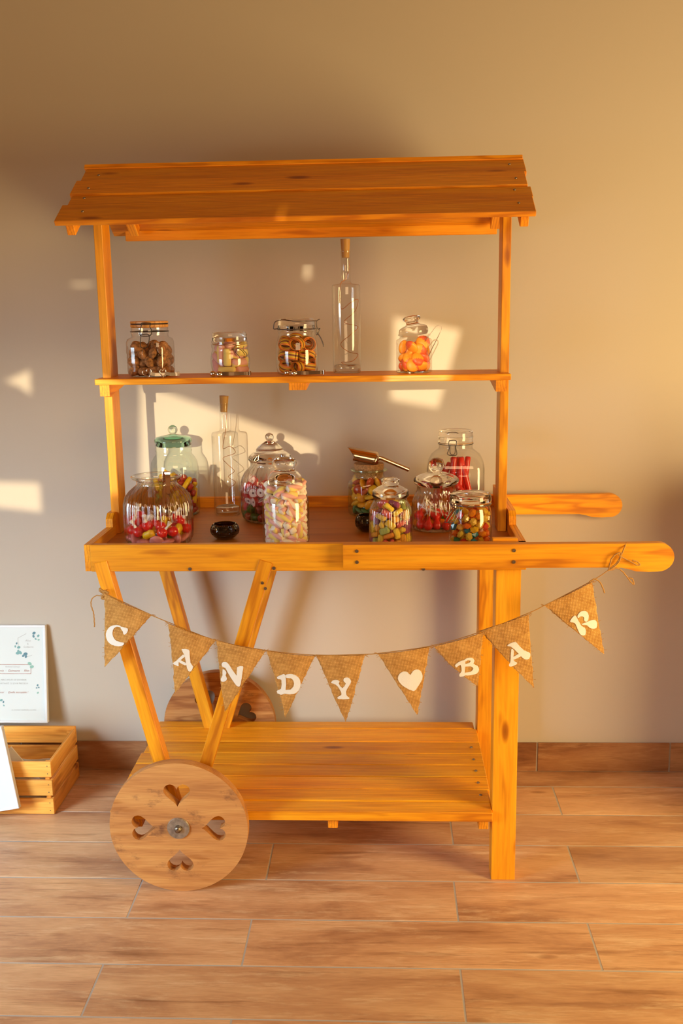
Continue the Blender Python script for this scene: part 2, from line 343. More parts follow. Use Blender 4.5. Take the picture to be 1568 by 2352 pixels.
def strip_bm(pts, wdir, w, t, bm=None, ws=None):
    """flat metal or jelly strip along pts, w wide along wdir, t thick"""
    bm = bm or bmesh.new(); pts = [Vector(p) for p in pts]; wd_ = Vector(wdir).normalized(); n = len(pts); rings = []
    for i, p in enumerate(pts):
        d = (pts[min(i+1, n-1)]-pts[max(i-1, 0)]).normalized(); nn = d.cross(wd_).normalized(); ww = ws[i] if ws else w
        rings.append([bm.verts.new(p + wd_*(sx*ww/2) + nn*(sy*t/2)) for sx, sy in ((-1, -1), (1, -1), (1, 1), (-1, 1))])
    for a, b in zip(rings, rings[1:]):
        for k in range(4): bm.faces.new((a[k], a[(k+1) % 4], b[(k+1) % 4], b[k]))
    bm.faces.new(rings[0][::-1]); bm.faces.new(rings[-1])
    return bm
def spline(pts, n=8):
    pts = [Vector(p) for p in pts]; out = []
    for i in range(len(pts)-1):
        p0 = pts[max(i-1, 0)]; p1 = pts[i]; p2 = pts[i+1]; p3 = pts[min(i+2, len(pts)-1)]
        for k in range(n):
            t = k/n
            out.append(0.5*((2*p1) + (p2-p0)*t + (2*p0-5*p1+4*p2-p3)*t*t + (3*p1-p0-3*p2+p3)*t**3))
    out.append(pts[-1]); return out
def fill_bm(loops, to3):
    """planar fill of an outer loop with holes"""
    bm = bmesh.new(); ed = []
    for lp in loops:
        vs_ = [bm.verts.new(to3(p)) for p in lp]
        for i in range(len(vs_)): ed.append(bm.edges.new((vs_[i], vs_[(i+1) % len(vs_)])))
    bmesh.ops.triangle_fill(bm, edges=ed, use_beauty=True, use_dissolve=False)
    return bm
def thicken(bm, vec):
    r = bmesh.ops.extrude_face_region(bm, geom=bm.faces[:])
    bmesh.ops.translate(bm, vec=vec, verts=[v for v in r['geom'] if isinstance(v, bmesh.types.BMVert)])
    return bm
def text_mesh(s, size, shear=0.0, bold=0.0):
    cu = bpy.data.curves.new('txt', 'FONT'); cu.body = s; cu.size = size; cu.shear = shear; cu.offset = bold; cu.resolution_u = 2
    cu.align_x = 'CENTER'; cu.align_y = 'CENTER'
    o = bpy.data.objects.new('txt', cu); C.objects.link(o)
    me = bpy.data.meshes.new_from_object(o.evaluated_get(bpy.context.evaluated_depsgraph_get()))
    bpy.data.objects.remove(o); bpy.data.curves.remove(cu); me.materials.clear()
    return me

# ================================================================== the room
WY = 0.69                                            # face of the plastered wall
def struct(o): o['kind'] = 'structure'; return o
X0, X1, YF, ZC = -2.7, 2.7, -3.6, 2.9
fl = struct(board('floor', X0-0.1, X1+0.1, YF-0.1, WY+0.1, -0.06, -0.0007, M['grout'], None, bevel=0)); fl['label'] = 'floor of brown wood-look planks with grey grout'
# wood-look floor tiles, 0.175 x 0.81 m, joints staggered from row to row
rows = [0.69, 0.58, 0.405, 0.235, 0.055, -0.117, -0.293, -0.466]
while rows[-1] > -2.6: rows.append(rows[-1]-0.175)
tile_cache = {}
for k in range(len(rows)-1):
    y1, y0 = rows[k], rows[k+1]
    off = (-0.275 if k % 2 else 0.205) if k else 0.2
    off = {1: 0.535, 2: 0.208, 3: 0.520, 4: 0.197, 5: 0.505, 6: 0.188}.get(k, 0.508 if k % 2 else 0.186)
    n0 = math.floor((X0-off)/0.81); x = off + n0*0.81
    while x < X1:
        a, b = max(x, X0), min(x+0.81, X1); x += 0.81
        if b-a < 0.02: continue
        key = (round(b-a, 3), round(y1-y0, 3))
        if key not in tile_cache:
            tile_cache[key] = box_mesh(b-a-0.0044, y1-y0-0.0044, 0.012, 0.0006)
            tile_cache[key].materials.append(M['tile'])
        o = bpy.data.objects.new('floor_tile', tile_cache[key]); C.objects.link(o); o.location = ((a+b)/2, (y0+y1)/2, -0.006); put(o, fl)
wall = struct(board('wall_back', X0-0.1, X1+0.1, WY, WY+0.1, 0, ZC, M['plaster'], None, bevel=0)); wall['label'] = 'beige plastered wall behind the cart'
bb = struct(board('baseboard_back', X0, X1, WY-0.006, WY, 0.0, 0.0965, M['grout'], None, bevel=0)); bb['label'] = 'brown wood-look tile skirting along the wall'
x = 0.502-0.415*8
while x < X1:
    a, b = max(x, X0), min(x+0.415, X1); x += 0.415
    if b-a > 0.03: board('skirting_tile', a+0.0025, b-0.0025, WY-0.0095, WY-0.004, 0.002, 0.098, M['skirting'], bb, bevel=0.0006)
struct(board('wall_left', X0-0.1, X0, YF, WY, 0, ZC, M['plaster'], None, bevel=0))
struct(board('wall_right', X1, X1+0.1, YF, WY, 0, ZC, M['plaster'], None, bevel=0))
struct(board('ceiling', X0-0.1, X1+0.1, YF-0.1, WY+0.1, ZC, ZC+0.08, M['ceiling'], None, bevel=0))
# unseen wall behind the camera, its gaps cut to shape the low sun's patches
def gap(pts, cl=False):
    out = []
    for px, py in pts:
        p = at(px, py, WY); q = p + SUN*((YF-p.y)/SUN.y); out.append((q.x, q.z))
    return out
gaps = [gap([(905, 727), (1058, 757), (1005, 937), (897, 918)]),
        gap([(322, 880), (725, 1020), (725, 1068), (600, 1105), (322, 1118)]),
        gap([(-40, 1104), (90, 1108), (96, 1176), (-40, 1160)]),
        gap([(8, 876), (68, 848), (71, 906), (40, 885)]),
        gap([(709, 558), (712, 638), (697, 640)]),
        gap([(160, 651), (210, 648), (212, 655), (165, 657)])]
outer = [(X0-0.1, 0), (X1+0.1, 0), (X1+0.1, ZC), (X0-0.1, ZC)]
bm = fill_bm([outer]+gaps, lambda p: Vector((p[0], YF, p[1]))); thicken(bm, Vector((0, -0.02, 0)))
struct(link('wall_front', mesh(bm), M['plaster']))

# ================================================================== the cart
cart = thing('candy_cart', (-0.17, 0.34, 0), 'orange pine candy cart with plank roof, shelf, tray, wheels and handles', 'cart')
P = M['pine']
def screw(x, y, z, parent=None, r=0.0045):
    bm = lathe_bm([(0, 0.0012), (r*0.35, 0.0006), (r*0.4, 0.0018), (r*0.9, 0.0018), (r, 0.0), (0, -0.004)], 12)
    return link('screw', mesh(bm), M['screw'], parent or cart, Matrix.Translation((x, y, z)) @ Matrix.Rotation(pi/2, 4, 'X'))
TZ = 0.876                                           # top of the tray board
tray_l, tray_r = -0.706, 0.364
board('tray_base', tray_l+0.016, tray_r-0.016, 0.06, 0.628, TZ-0.016, TZ, M['tray_board'], cart)
board('front_panel', tray_l+0.015, tray_r, 0.043, 0.063, 0.835, 0.902, P, cart)
board('back_panel', tray_l+0.015, tray_r-0.002, 0.628, 0.646, 0.845, 0.906, P, cart)
for s, xa in ((0, tray_l), (1, tray_r-0.018)):        # stepped side panels with a clipped corner
    pts = [(0.045, 0.836), (0.045, 0.902), (0.243, 0.902), (0.245, 0.924), (0.262, 0.936), (0.646, 0.936), (0.646, 0.836)]
    bm = fill_bm([pts], lambda p: Vector((p[0]-0.34, 0, p[1]-0.88))); thicken(bm, Vector((0, 0.018, 0)))
    link('side_panel', mesh(bm), P, cart, Matrix.Translation((xa+0.018, 0.34, 0.88)) @ Matrix.Rotation(pi/2, 4, 'Z'))
board('corner_block', 0.285, 0.345, 0.063, 0.083, 0.872, 0.908, P, cart)
# handles, each a long bar with a rounded dropped grip
def handle(x0, xe, y, z0, z1):
    h = z1-z0; zc = 0; pts = [(x0, z0), (xe-0.125, z0), (xe-0.105, z0-0.004), (xe-0.088, z0-0.0095), (xe-0.058, z0-0.011)]
    for k in range(13):
        a = -pi/2 + pi*k/12; pts.append((xe-0.036+0.036*cos(a), (z0+z1-0.011)/2+0.001 + (h+0.011)/2*sin(a)))
    pts += [(xe-0.09, z1), (x0, z1)]
    c = Vector(((x0+xe)/2, y, (z0+z1)/2))
    bm = fill_bm([pts], lambda p: Vector((p[0]-c.x, 0, p[1]-c.z))); thicken(bm, Vector((0, 0.022, 0)))
    bmesh.ops.recalc_face_normals(bm, faces=bm.faces)
    return link('handle', mesh(bm), P, cart, Matrix.Translation(c))
handle(-0.074, 0.706, 0.02, 0.846, 0.904)
handle(-0.05, 0.729, 0.648, 0.844, 0.903)
for x_, z_ in ((-0.041, 0.889), (-0.041, 0.862), (0.331, 0.889), (0.331, 0.861)): screw(x_, 0.0195, z_)
for x_, z_ in ((-0.655, 0.842), (-0.448, 0.841), (-0.243, 0.842), (0.118, 0.838)): screw(x_, 0.0425, z_)
# right legs
board('leg', 0.294, 0.355, 0.064, 0.12, 0, 0.86, P, cart, 'z')
board('leg', 0.300, 0.358, 0.555, 0.612, 0, 0.86, P, cart, 'z')
# V struts down to the axle, front and back pair
for ya, w in ((0.058, 0.036), (0.582, 0.036)):
    for xt in (-0.668, -0.262):
        bar('strut', (xt, ya, 0.86), (-0.497+(0.012 if xt > -0.5 else -0.012), ya+(0.0005 if xt > -0.5 else 0), 0.16), w, 0.034, (0, 1, 0), P, cart)
for z_ in (0.806, 0.792): screw(-0.275+(0.812-z_)*0.5, 0.0395, z_, r=0.004)
# axle, wheels
bm = tube_bm([(0, -0.012, 0), (0, 0.665, 0)], 0.008, 12)
link('axle', mesh(bm), M['screw'], cart, Matrix.Translation((-0.5, 0, 0.176)), smooth=True)
def heart(cx, cz, ang, s):
    pts = []
    for k in range(28):
        t = 2*pi*k/28
        hx = 16*sin(t)**3; hz = 13*cos(t)-5*cos(2*t)-2*cos(3*t)-cos(4*t)
        hx *= s/32; hz = hz*s/32
        c_, s_ = cos(ang), sin(ang); pts.append((cx + hx*c_ - hz*s_, cz + hx*s_ + hz*c_))
    return pts
def wheel(x, y, z, rot, th=0.026, R_=0.176):
    outer = [(R_*cos(2*pi*k/96), R_*sin(2*pi*k/96)) for k in range(96)]; holes = []
    for q in range(4):
        a = rot + q*pi/2; holes.append(heart(0.094*cos(a+pi/2), 0.094*sin(a+pi/2), a, 0.068))
    bm = fill_bm([outer]+holes, lambda p: Vector((p[0], 0, p[1]))); thicken(bm, Vector((0, th, 0)))
    bmesh.ops.recalc_face_normals(bm, faces=bm.faces)
    w = link('wheel', mesh(bm), M['plywood'], cart, Matrix.Translation((x, y, z)))
    w['label'] = 'worn plywood wheel with four heart cut-outs'
    return w
w1 = wheel(-0.5, 0.0, 0.176, 0.0)
w2 = wheel(-0.498, 0.632, 0.176, radians(25))
bm = lathe_bm([(0.010, 0.0035), (0.0275, 0.003), (0.029, 0.0), (0.029, -0.002), (0.0, -0.002)], 32)
ws = link('washer', mesh(bm), M['washer'], w1, Matrix.Translation((-0.5, -0.001, 0.176)) @ Matrix.Rotation(pi/2, 4, 'X'))
bm = lathe_bm([(0, 0.013), (0.004, 0.013), (0.005, 0.008), (0.0095, 0.0078), (0.0105, 0.003), (0.0105, 0.0)], 6)
bo = link('bolt', mesh(bm), M['screw'], w1, Matrix.Translation((-0.5, -0.003, 0.176)) @ Matrix.Rotation(pi/2, 4, 'X'))
# lower shelf: planks along x on three cross bars
seams = [0.617, 0.566, 0.470, 0.391, 0.318, 0.246, 0.173, 0.107, 0.046]
for k in range(8):
    j = random.uniform(-0.006, 0.006); dz = random.uniform(-0.0012, 0.0012)
    board('shelf_plank', -0.682+j, 0.294 if seams[k+1] < 0.12 else 0.299 if k > 0 else 0.292, seams[k+1]+0.0012, seams[k]-0.0012, 0.172, 0.1975+dz, P, cart, 'x', 0.0022)
for x_ in (-0.62, -0.113, 0.272): board('cross_bar', x_-0.0125, x_+0.0125, 0.058, 0.6, 0.146, 0.172, M['pine_dull'], cart, 'y')
for y_ in (0.14, 0.21, 0.28, 0.35, 0.43): screw(0.272, y_, 0.199).matrix_basis = Matrix.Translation((0.272, y_, 0.1985))
# posts
PY0, PY1 = 0.280, 0.352
board('post', -0.700, -0.678, PY0, PY1, TZ, 1.700, P, cart, 'z')
board('post', 0.321, 0.343, PY0, PY1, TZ, 1.700, P, cart, 'z')
# upper shelf with three tapered brackets
SZ = 1.2895
board('upper_shelf', -0.708, 0.343, 0.232, 0.335, SZ-0.0155, SZ, P, cart)
board('upper_shelf', -0.706, 0.341, 0.3365, 0.425, SZ-0.0155, SZ-0.0003, P, cart)
for xa, xb in ((-0.697, -0.672), (-0.214, -0.170), (0.306, 0.333)):
    pts = [(0.236, SZ-0.016), (0.425, SZ-0.016), (0.425, SZ-0.022), (0.252, SZ-0.044 if xa != -0.214 else SZ-0.034), (0.236, SZ-0.044 if xa != -0.214 else SZ-0.034)]
    bm = fill_bm([pts], lambda p: Vector((p[0]-0.33, 0, p[1]-SZ))); thicken(bm, Vector((0, xb-xa, 0)))
    link('shelf_bracket', mesh(bm), M['pine_dull'], cart, Matrix.Translation((xb, 0.33, SZ)) @ Matrix.Rotation(pi/2, 4, 'Z'))
# gable roof: four planks in front, three behind, on rafters
E0, RD = Vector((0, 0.100, 1.664)), Vector((0, 0.362, 1.8185))
sl_ = (RD-E0); slen = sl_.length; sd = sl_/slen; sn = Vector((0, -sd.z, sd.y))
cuts = [0.0, 0.086, 0.143, 0.222, slen]
for k in range(4):
    a, b = cuts[k]+0.0012, cuts[k+1]-0.0012
    xl = -0.735+(-0.006, 0.004, -0.002, 0.006)[k]*1.0; xr = 0.377+(0.0, 0.003, -0.004, 0.002)[k]
    lift = (0.0025, -0.001, 0.003, 0.0)[k]
    c_ = E0 + sd*((a+b)/2) + sn*(-0.0065+lift); c_.x = (xl+xr)/2
    R3 = Matrix((Vector((1, 0, 0)), sd, sn)).transposed()
    pl = link('roof_plank', box_mesh(xr-xl, b-a, 0.013, 0.0012), M['pine_dull'], cart, Matrix.Translation(c_) @ R3.to_4x4())
    for x_ in (-0.690, 0.343):
        q = E0 + sd*((a+b)/2 + random.uniform(-0.012, 0.012)) + sn*(lift+0.0004); q.x = x_ + random.uniform(-0.008, 0.008)
        s_ = screw(0, 0, 0, pl, 0.0035); s_.matrix_parent_inverse = wm(pl).inverted()
        s_.matrix_basis = Matrix.Translation(q) @ R3.to_4x4()
sdb = Vector((0, sd.y, -sd.z)); snb = Vector((0, sd.z, sd.y))
RB = RD + Vector((0, -0.003, 0.009))
cb = [0, 0.098, 0.196, 0.30]
for k in range(3):
    a, b = cb[k]+0.001, cb[k+1]-0.001
    c_ = RB + sdb*((a+b)/2) + snb*(-0.0065); c_.x = -0.179
    R3 = Matrix((Vector((1, 0, 0)), sdb, snb)).transposed()
    link('roof_plank', box_mesh(1.112, b-a, 0.013, 0.0012), M['pine_dull'], cart, Matrix.Translation(c_) @ R3.to_4x4())
for xm in (-0.711, 0.354):                            # front rafters outside the posts
    a = E0 + sd*0.015 - sn*0.028; b = E0 + sd*(slen-0.012) - sn*0.028
    bar('rafter', (xm, a.y, a.z), (xm, b.y, b.z), 0.02, 0.028, (1, 0, 0), M['pine_dull'], cart)
board('back_beam', -0.698, 0.341, 0.590, 0.606, 1.650, 1.692, M['pine_dull'], cart)
for xm in (-0.663, 0.331):                            # rear rafters inside the posts
    a = RB + sdb*0.02 - snb*0.029; b = RB + sdb*0.255 - snb*0.029
    bar('rafter', (xm, a.y, a.z), (xm, b.y, b.z), 0.024, 0.030, (1, 0, 0), M['pine_dull'], cart)

# ================================================================== bunting
BY = 0.012
bunt = thing('bunting_garland', tuple(at(240, 1362, BY)), 'burlap bunting with white letters reading CANDY heart BAR hung across the cart', 'bunting')
def wob(p, ph):                                       # gentle cloth waves
    return 0.0045*sin(p.x*34+ph) + 0.003*sin(p.z*27+ph*2.3) - 0.004
def c5(l): return [(180+x/2.904, 1300+y/2.904) for x, y in l]
def c6(l): return [(680+x/2.8, 1300+y/2.8) for x, y in l]
def c8(l): return [(1120+x/3.5, 1100+y/3.5) for x, y in l]
glyphs = {
 'C': [c5([(285,392),(255,388),(215,400),(192,430),(187,460),(200,495),(230,518),(275,525),(305,518),(313,502),(290,498),(260,490),(240,470),(232,440),(240,412),(262,398),(285,401)]),
       c5([(287,398),(310,402),(335,410),(334,430),(320,447),(307,445),(303,428),(290,412)])],
 'A': [c5([(693,548),(740,552),(745,580),(750,640),(767,665),(755,695),(735,692),(722,650),(712,590)]),
       c5([(632,645),(655,628),(700,585),(712,600),(672,632),(672,662),(650,655)]), c5([(672,618),(718,640),(716,656),(668,632)])],
 'N': [c5([(960,640),(985,632),(1010,650),(1060,720),(1062,665),(1102,658),(1100,690),(1085,780),(1070,792),(1050,775),(1000,700),(985,672),(962,662)]),
       c5([(965,680),(985,690),(992,705),(985,720),(995,740),(985,758),(958,762),(952,745),(965,720)])],
 'D': [c5([(1325,738),(1352,724),(1383,722),(1380,845),(1325,845),(1330,825),(1352,815),(1355,755),(1332,752)]),
       c5([(1388,718),(1430,714),(1470,738),(1483,780),(1470,822),(1438,846),(1378,846),(1380,822),(1415,818),(1436,795),(1438,765),(1420,742),(1388,740)])],
 'Y': [c6([(225,745),(240,728),(265,725),(280,735),(275,748),(298,775),(320,745),(305,730),(310,712),(335,708),(352,725),(350,745),(325,785),(322,805),(328,825),(340,832),(338,843),(270,843),(272,830),(290,820),(290,800),(268,765),(245,750)])],
 'heart': [c6([(733,690),(715,672),(690,668),(665,682),(653,712),(665,740),(695,768),(755,797),(780,770),(805,730),(812,700),(800,668),(775,656),(750,665)])],
 'B': [c6([(1020,632),(1045,610),(1072,600),(1086,615),(1081,690),(1086,698),(1052,706),(1048,690),(1062,670),(1055,628),(1030,645)]),
       c6([(1075,600),(1100,585),(1130,585),(1145,605),(1138,625),(1165,640),(1175,665),(1160,688),(1120,697),(1085,697),(1085,680),(1120,675),(1138,655),(1120,640),(1085,640),(1085,625),(1115,615),(1118,602),(1100,600),(1080,612)])],
 'A2': [c6([(1355,508),(1375,492),(1408,483),(1425,500),(1460,535),(1490,548),(1503,560),(1495,590),(1465,592),(1440,570),(1400,530),(1375,512)]),
        c6([(1380,530),(1398,540),(1392,585),(1400,605),(1418,615),(1400,630),(1370,638),(1365,625),(1375,605)]), c6([(1393,578),(1430,558),(1442,572),(1396,594)])],
 'R': [c8([(655,1138),(680,1100),(700,1092),(712,1110),(745,1170),(775,1190),(782,1215),(775,1245),(745,1245),(725,1220),(700,1160),(680,1145)]),
       c8([(715,1095),(735,1065),(765,1055),(795,1065),(807,1095),(800,1130),(785,1140),(768,1130),(770,1110),(755,1098),(735,1100),(722,1110)]),
       c8([(748,1158),(785,1145),(830,1130),(860,1132),(875,1155),(870,1190),(845,1198),(815,1190),(790,1168),(760,1165)])]}
flags = [('C', (240,1363), (348,1413), (241,1532), 0), ('A', (388,1429), (495,1471), (403,1590), 0), ('N', (497,1470), (610,1494), (516,1634), 0),
         ('D', (613,1494), (723,1505), (656,1645), 0), ('Y', (726,1505), (838,1503), (794,1657), 0), ('heart', (868,1501), (986,1484), (958,1641), 0),
         ('B', (996,1484), (1109,1450), (1098,1576), 9), ('A2', (1102,1450), (1212,1409), (1225,1578), 0), ('R', (1250,1391), (1358,1335), (1387,1502), 0)]
rng = random.Random(3)
for fi, (ch, tl, tr_, tip, bow) in enumerate(flags):
    ph = fi*1.7; n = 22; bm = bmesh.new(); grid = []
    A, B, T = Vector((*tl, 0)), Vector((*tr_, 0)), Vector((*tip, 0))
    for i in range(n+1):
        t = i/n; l = A.lerp(T, t); r = B.lerp(T, t)
        l.x += -bow*sin(pi*t) + rng.uniform(-1.3, 1.3)*(0 < i < n); r.x += rng.uniform(-1.3, 1.3)*(0 < i < n)
        row = []
        m_ = max(1, n-i)
        for j in range(n+1):
            q = l.lerp(r, j/n); w = at(q.x, q.y, BY); w.y += wob(w, ph); row.append(w)
        grid.append(row)
    c0 = at(*tl, BY)
    vv = [[bm.verts.new(p-c0) for p in row] for row in grid[:-1]]; tipv = bm.verts.new(grid[-1][0]-c0)
    for i in range(n-1):
        for j in range(n): bm.faces.new((vv[i][j], vv[i][j+1], vv[i+1][j+1], vv[i+1][j]))
    for j in range(n): bm.faces.new((vv[n-1][j], vv[n-1][j+1], tipv))
    thicken(bm, Vector((0, 0.0013, 0)))
    fo = link('flag', mesh(bm), M['burlap'], bunt, Matrix.Translation(c0), smooth=True)
    fo['label'] = {'heart': 'burlap flag with a white heart', 'A2': 'burlap flag with the letter A of BAR', 'A': 'burlap flag with the letter A of CANDY'}.get(ch, 'burlap flag with the letter '+ch)
    # folded hem over the string
    bm = bmesh.new(); hv = []
    for t in (0.0, 0.075):
        l = A.lerp(T, t) + Vector((-bow*sin(pi*t), 0, 0)); r = B.lerp(T, t)
        row = []
        for j in range(n+1):
            q = l.lerp(r, j/n); w = at(q.x, q.y, BY); w.y += wob(w, ph)-0.0022; row.append(bm.verts.new(w-c0))
        hv.append(row)
    for j in range(n): bm.faces.new((hv[0][j], hv[0][j+1], hv[1][j+1], hv[1][j]))
    thicken(bm, Vector((0, 0.0035, 0.0)))
    link('hem', mesh(bm), M['burlap'], fo, Matrix.Translation(c0))
    # frayed threads
    bm = bmesh.new()
    for k in range(26):
        t = rng.random()**1.3*0.97; side = rng.random() < 0.5
        e = A.lerp(T, t) + Vector((-bow*sin(pi*t), 0, 0)) if side else B.lerp(T, t)
        if k < 8: e = A.copy() if k % 2 else B.copy(); side = bool(k % 2)
        L_ = rng.uniform(3, 7) + (3 if k < 8 else 0); an = rng.uniform(-0.7, 0.7)
        q = e + Vector(((-1 if side else 1)*cos(an), sin(an), 0))*L_
        p1 = at(e.x, e.y, BY); p1.y += wob(p1, ph); p2 = at(q.x, q.y, BY); p2.y += wob(p2, ph)-0.002
        tube_bm([p1-c0, (p1+p2)/2-c0+Vector((0, 0, rng.uniform(-.001, .001))), p2-c0], 0.0005, 4, bm)
    link('frayed_threads', mesh(bm), M['twine'], fo, Matrix.Translation(c0))['kind'] = 'stuff'
    # painted letter
    bm = bmesh.new()
    for poly in glyphs[ch]:
        sub = []
        for k in range(len(poly)):
            a_, b_ = Vector(poly[k]), Vector(poly[(k+1) % len(poly)]); p_, n_ = Vector(poly[k-1]), Vector(poly[(k+2) % len(poly)])
            for t in (0.0, 0.5):
                sub.append(0.5*((2*a_)+(b_-p_)*t+(2*p_-5*a_+4*b_-n_)*t*t+(3*a_-p_-3*b_+n_)*t**3))
        def to3(p):
            w = at(p[0], p[1], BY); w.y += wob(w, ph)-0.0016; return w-c0
        b2 = fill_bm([[tuple(p) for p in sub]], to3); thicken(b2, Vector((0, 0.0012, 0)))
        tmp = mesh(b2); bm.from_mesh(tmp); bpy.data.meshes.remove(tmp)
    lt = link('letter' if ch != 'heart' else 'painted_heart', mesh(bm), M['white_paint'], fo, Matrix.Translation(c0))
sp = [(228, 1357), (240, 1362), (348, 1412), (388, 1429), (495, 1470), (610, 1493), (723, 1504), (838, 1502), (868, 1500), (990, 1483), (1105, 1450), (1212, 1408), (1250, 1390), (1358, 1334), (1396, 1309)]
c0 = at(240, 1362, BY)
pts = []
for p in sp: w = at(*p, BY); w.y = BY-0.002; pts.append(w-c0)
bm = tube_bm(spline(pts, 4), 0.0011, 6)
link('string', mesh(bm), M['twine'], bunt, Matrix.Translation(c0))
def twine(pp, y, r=0.0017, n=6):
    pts = [at(p[0], p[1], y + (p[2] if len(p) > 2 else 0)) for p in pp]; c = pts[0].copy()
    sp_ = spline([p-c for p in pts], n)
    bm = tube_bm([p + Vector((0.0004*sin(i*1.9), 0.0004*cos(i*1.9), 0.0003*sin(i*1.3))) for i, p in enumerate(sp_)], r, 6)
    return link('twine_knot', mesh(bm), M['twine'], bunt, Matrix.Translation(c), smooth=True)
twine([(1438,1247,0.012), (1432,1262), (1418,1290), (1403,1304), (1396,1309)], 0.013)
twine([(1438,1247,0.034), (1428,1278,0.034), (1415,1304,0.034), (1396,1310)], 0.011)
twine([(1398,1306), (1404,1284), (1416,1272), (1426,1271), (1420,1292), (1404,1306), (1396,1310)], 0.012)
twine([(1420,1274), (1432,1282), (1448,1290), (1462,1298), (1469,1297), (1463,1290), (1452,1287)], 0.012)
twine([(1402,1306), (1420,1306), (1434,1318), (1446,1334), (1455,1342), (1452,1330), (1444,1328)], 0.012)
twine([(1352,1338), (1364,1330), (1376,1336), (1382,1346), (1388,1362)], 0.008)
twine([(236,1370), (222,1368), (211,1376), (209,1390), (214,1405), (216,1420), (217,1440)], 0.01, 0.0014)
twine([(228,1352), (240,1362), (234,1374), (244,1372), (238,1358), (250,1362)], 0.012, 0.003)
twine([(232,1360, 0.0), (262,1374, 0.085), (252,1352, 0.06), (240,1360, 0.0)], 0.012, 0.0014)
# ================================================================== jars and bottles
def zrow(px, row, y): return at(px, row, y).z
def profile(px, y, base, prof, zb):
    """photo radii and rows -> metres, relative to the base point"""
    s = mpp(px, prof[0][1], y); out = []
    for p in prof:
        z = max(0.0, zrow(px, p[1], y) - zb) if p[1] is not None else 0.0
        out.append((p[0]*s, z) + tuple(p[2:]))
    return out
class Jar:
    def __init__(self, name, px, y, zb, label, cat='jar', group=None):
        self.px, self.y, self.zb = px, y, zb
        p = at(px, 1180 if zb < 1 else 858, y); self.base = Vector((at(px, proj_row(px, y, zb), y).x, y, zb+0.0004))
        self.s = mpp(px, 1150 if zb < 1 else 830, y)
        self.root = thing(name, tuple(self.base), label, cat, group)
    def part(self, name, prof, mat, seg=64, rib=None, rot=0, tilt=None, parent=None, smooth=True):
        pr = []
        for p in prof:
            z = 0.0 if p[1] is None else self.z(p[1])
            pr.append((p[0]*self.s, z) + tuple(p[2:]))
        if rib: rib = (rib[0], rib[1], self.z(rib[2]), self.z(rib[3]))
        bm = lathe_bm(pr, seg, rib)
        m = Matrix.Translation(self.base) @ Matrix.Rotation(rot, 4, 'Z')
        if tilt: pz = self.z(tilt[1]); m = m @ Matrix.Translation((0, 0, pz)) @ Matrix.Rotation(radians(tilt[0]), 4, 'Y') @ Matrix.Translation((0, 0, -pz))
        return link(name, mesh(bm), mat, parent or self.root, m, smooth)
    def z(self, row): return zrow(self.px, row, self.y) - self.base.z
    def tube(self, name, pts, r, mat, seg=6, parent=None):
        """pts in photo pixels (px,row,depth offset)"""
        w = [at(p[0], p[1], self.y+p[2]) - self.base for p in pts]
        return link(name, mesh(tube_bm(spline(w, 5), r, seg)), mat, parent or self.root, Matrix.Translation(self.base), True)
    def ring(self, name, rpx, row, r, mat, parent=None):
        bm = bmesh.new(); n = 48
        rr = rpx*self.s; vs_ = []
        for i in range(n):
            t = 2*pi*i/n
            vs_.append([bm.verts.new(((rr+r*cos(k*pi/3))*cos(t), (rr+r*cos(k*pi/3))*sin(t), self.z(row)+r*sin(k*pi/3))) for k in range(6)])
        for i in range(n):
            a, b = vs_[i], vs_[(i+1) % n]
            for k in range(6): bm.faces.new((a[k], a[(k+1) % 6], b[(k+1) % 6], b[k]))
        return link(name, mesh(bm), mat, parent or self.root, Matrix.Translation(self.base), True)
def proj_row(px, y, z):
    lo, hi = 0.0, 2352.0
    for _ in range(40):
        m = (lo+hi)/2
        if at(px, m, y).z > z: lo = m
        else: hi = m
    return lo
def ball_prof(r, c, n=9):
    """rows for a ball of r px centred on row c, bottom to top"""
    return [(max(0.0, r*sin(pi*k/n)) if 0 < k < n else 0.0, c + r*cos(pi*k/n)) for k in range(n+1)]
GL, GR, GD = M['glass'], M['glass_rib'], M['glass_lid']

# ---- tray, left to right
T1 = Jar('ribbed_jar', 367, 0.175, TZ, 'wide open ribbed glass jar of red and pink sweets with tongs on its rim', 'jar')
T1.part('glass_body', [(0, None), (62, None), (72, 1243), (78, 1232), (79.5, 1215), (80, 1180), (79, 1155), (74, 1138), (65, 1127), (54, 1118), (46, 1111), (45.5, 1106), (47, 1101)], GR, 192, (36, 0.055, 1238, 1114))
T1.part('rim', [(46, 1103), (50, 1100), (56, 1097), (58, 1094), (57, 1091.5), (53, 1091), (49, 1094)], GD)
T2 = Jar('green_lid_jar', 406, 0.545, TZ, 'clear jar with green glass lid holding yellow and red sweets at tray back', 'jar')
T2.part('glass_body', [(0, None), (48, None), (53, 1177), (54, 1168), (54, 1100), (54, 1072), (52, 1060), (46, 1049), (41, 1043), (40, 1038), (41.5, 1034), (40, 1030), (41, 1026), (40, 1022)], M['glass_green'])
lid = T2.part('lid', [(0, 1010), (34, 1012), (38, 1024), (41, 1021), (40, 1017), (42.5, 1014), (42.5, 1009), (38, 1004), (28, 1001), (12, 998), (8, 997), (0, 997)], M['glass_teal_solid'])
T2.part('knob', ball_prof(11, 987), M['glass_solid_green'], 24, parent=lid)
T2.part('base_glass', [(0, 1180), (50, 1180), (51, 1176), (0, 1174)], M['glass_teal'])
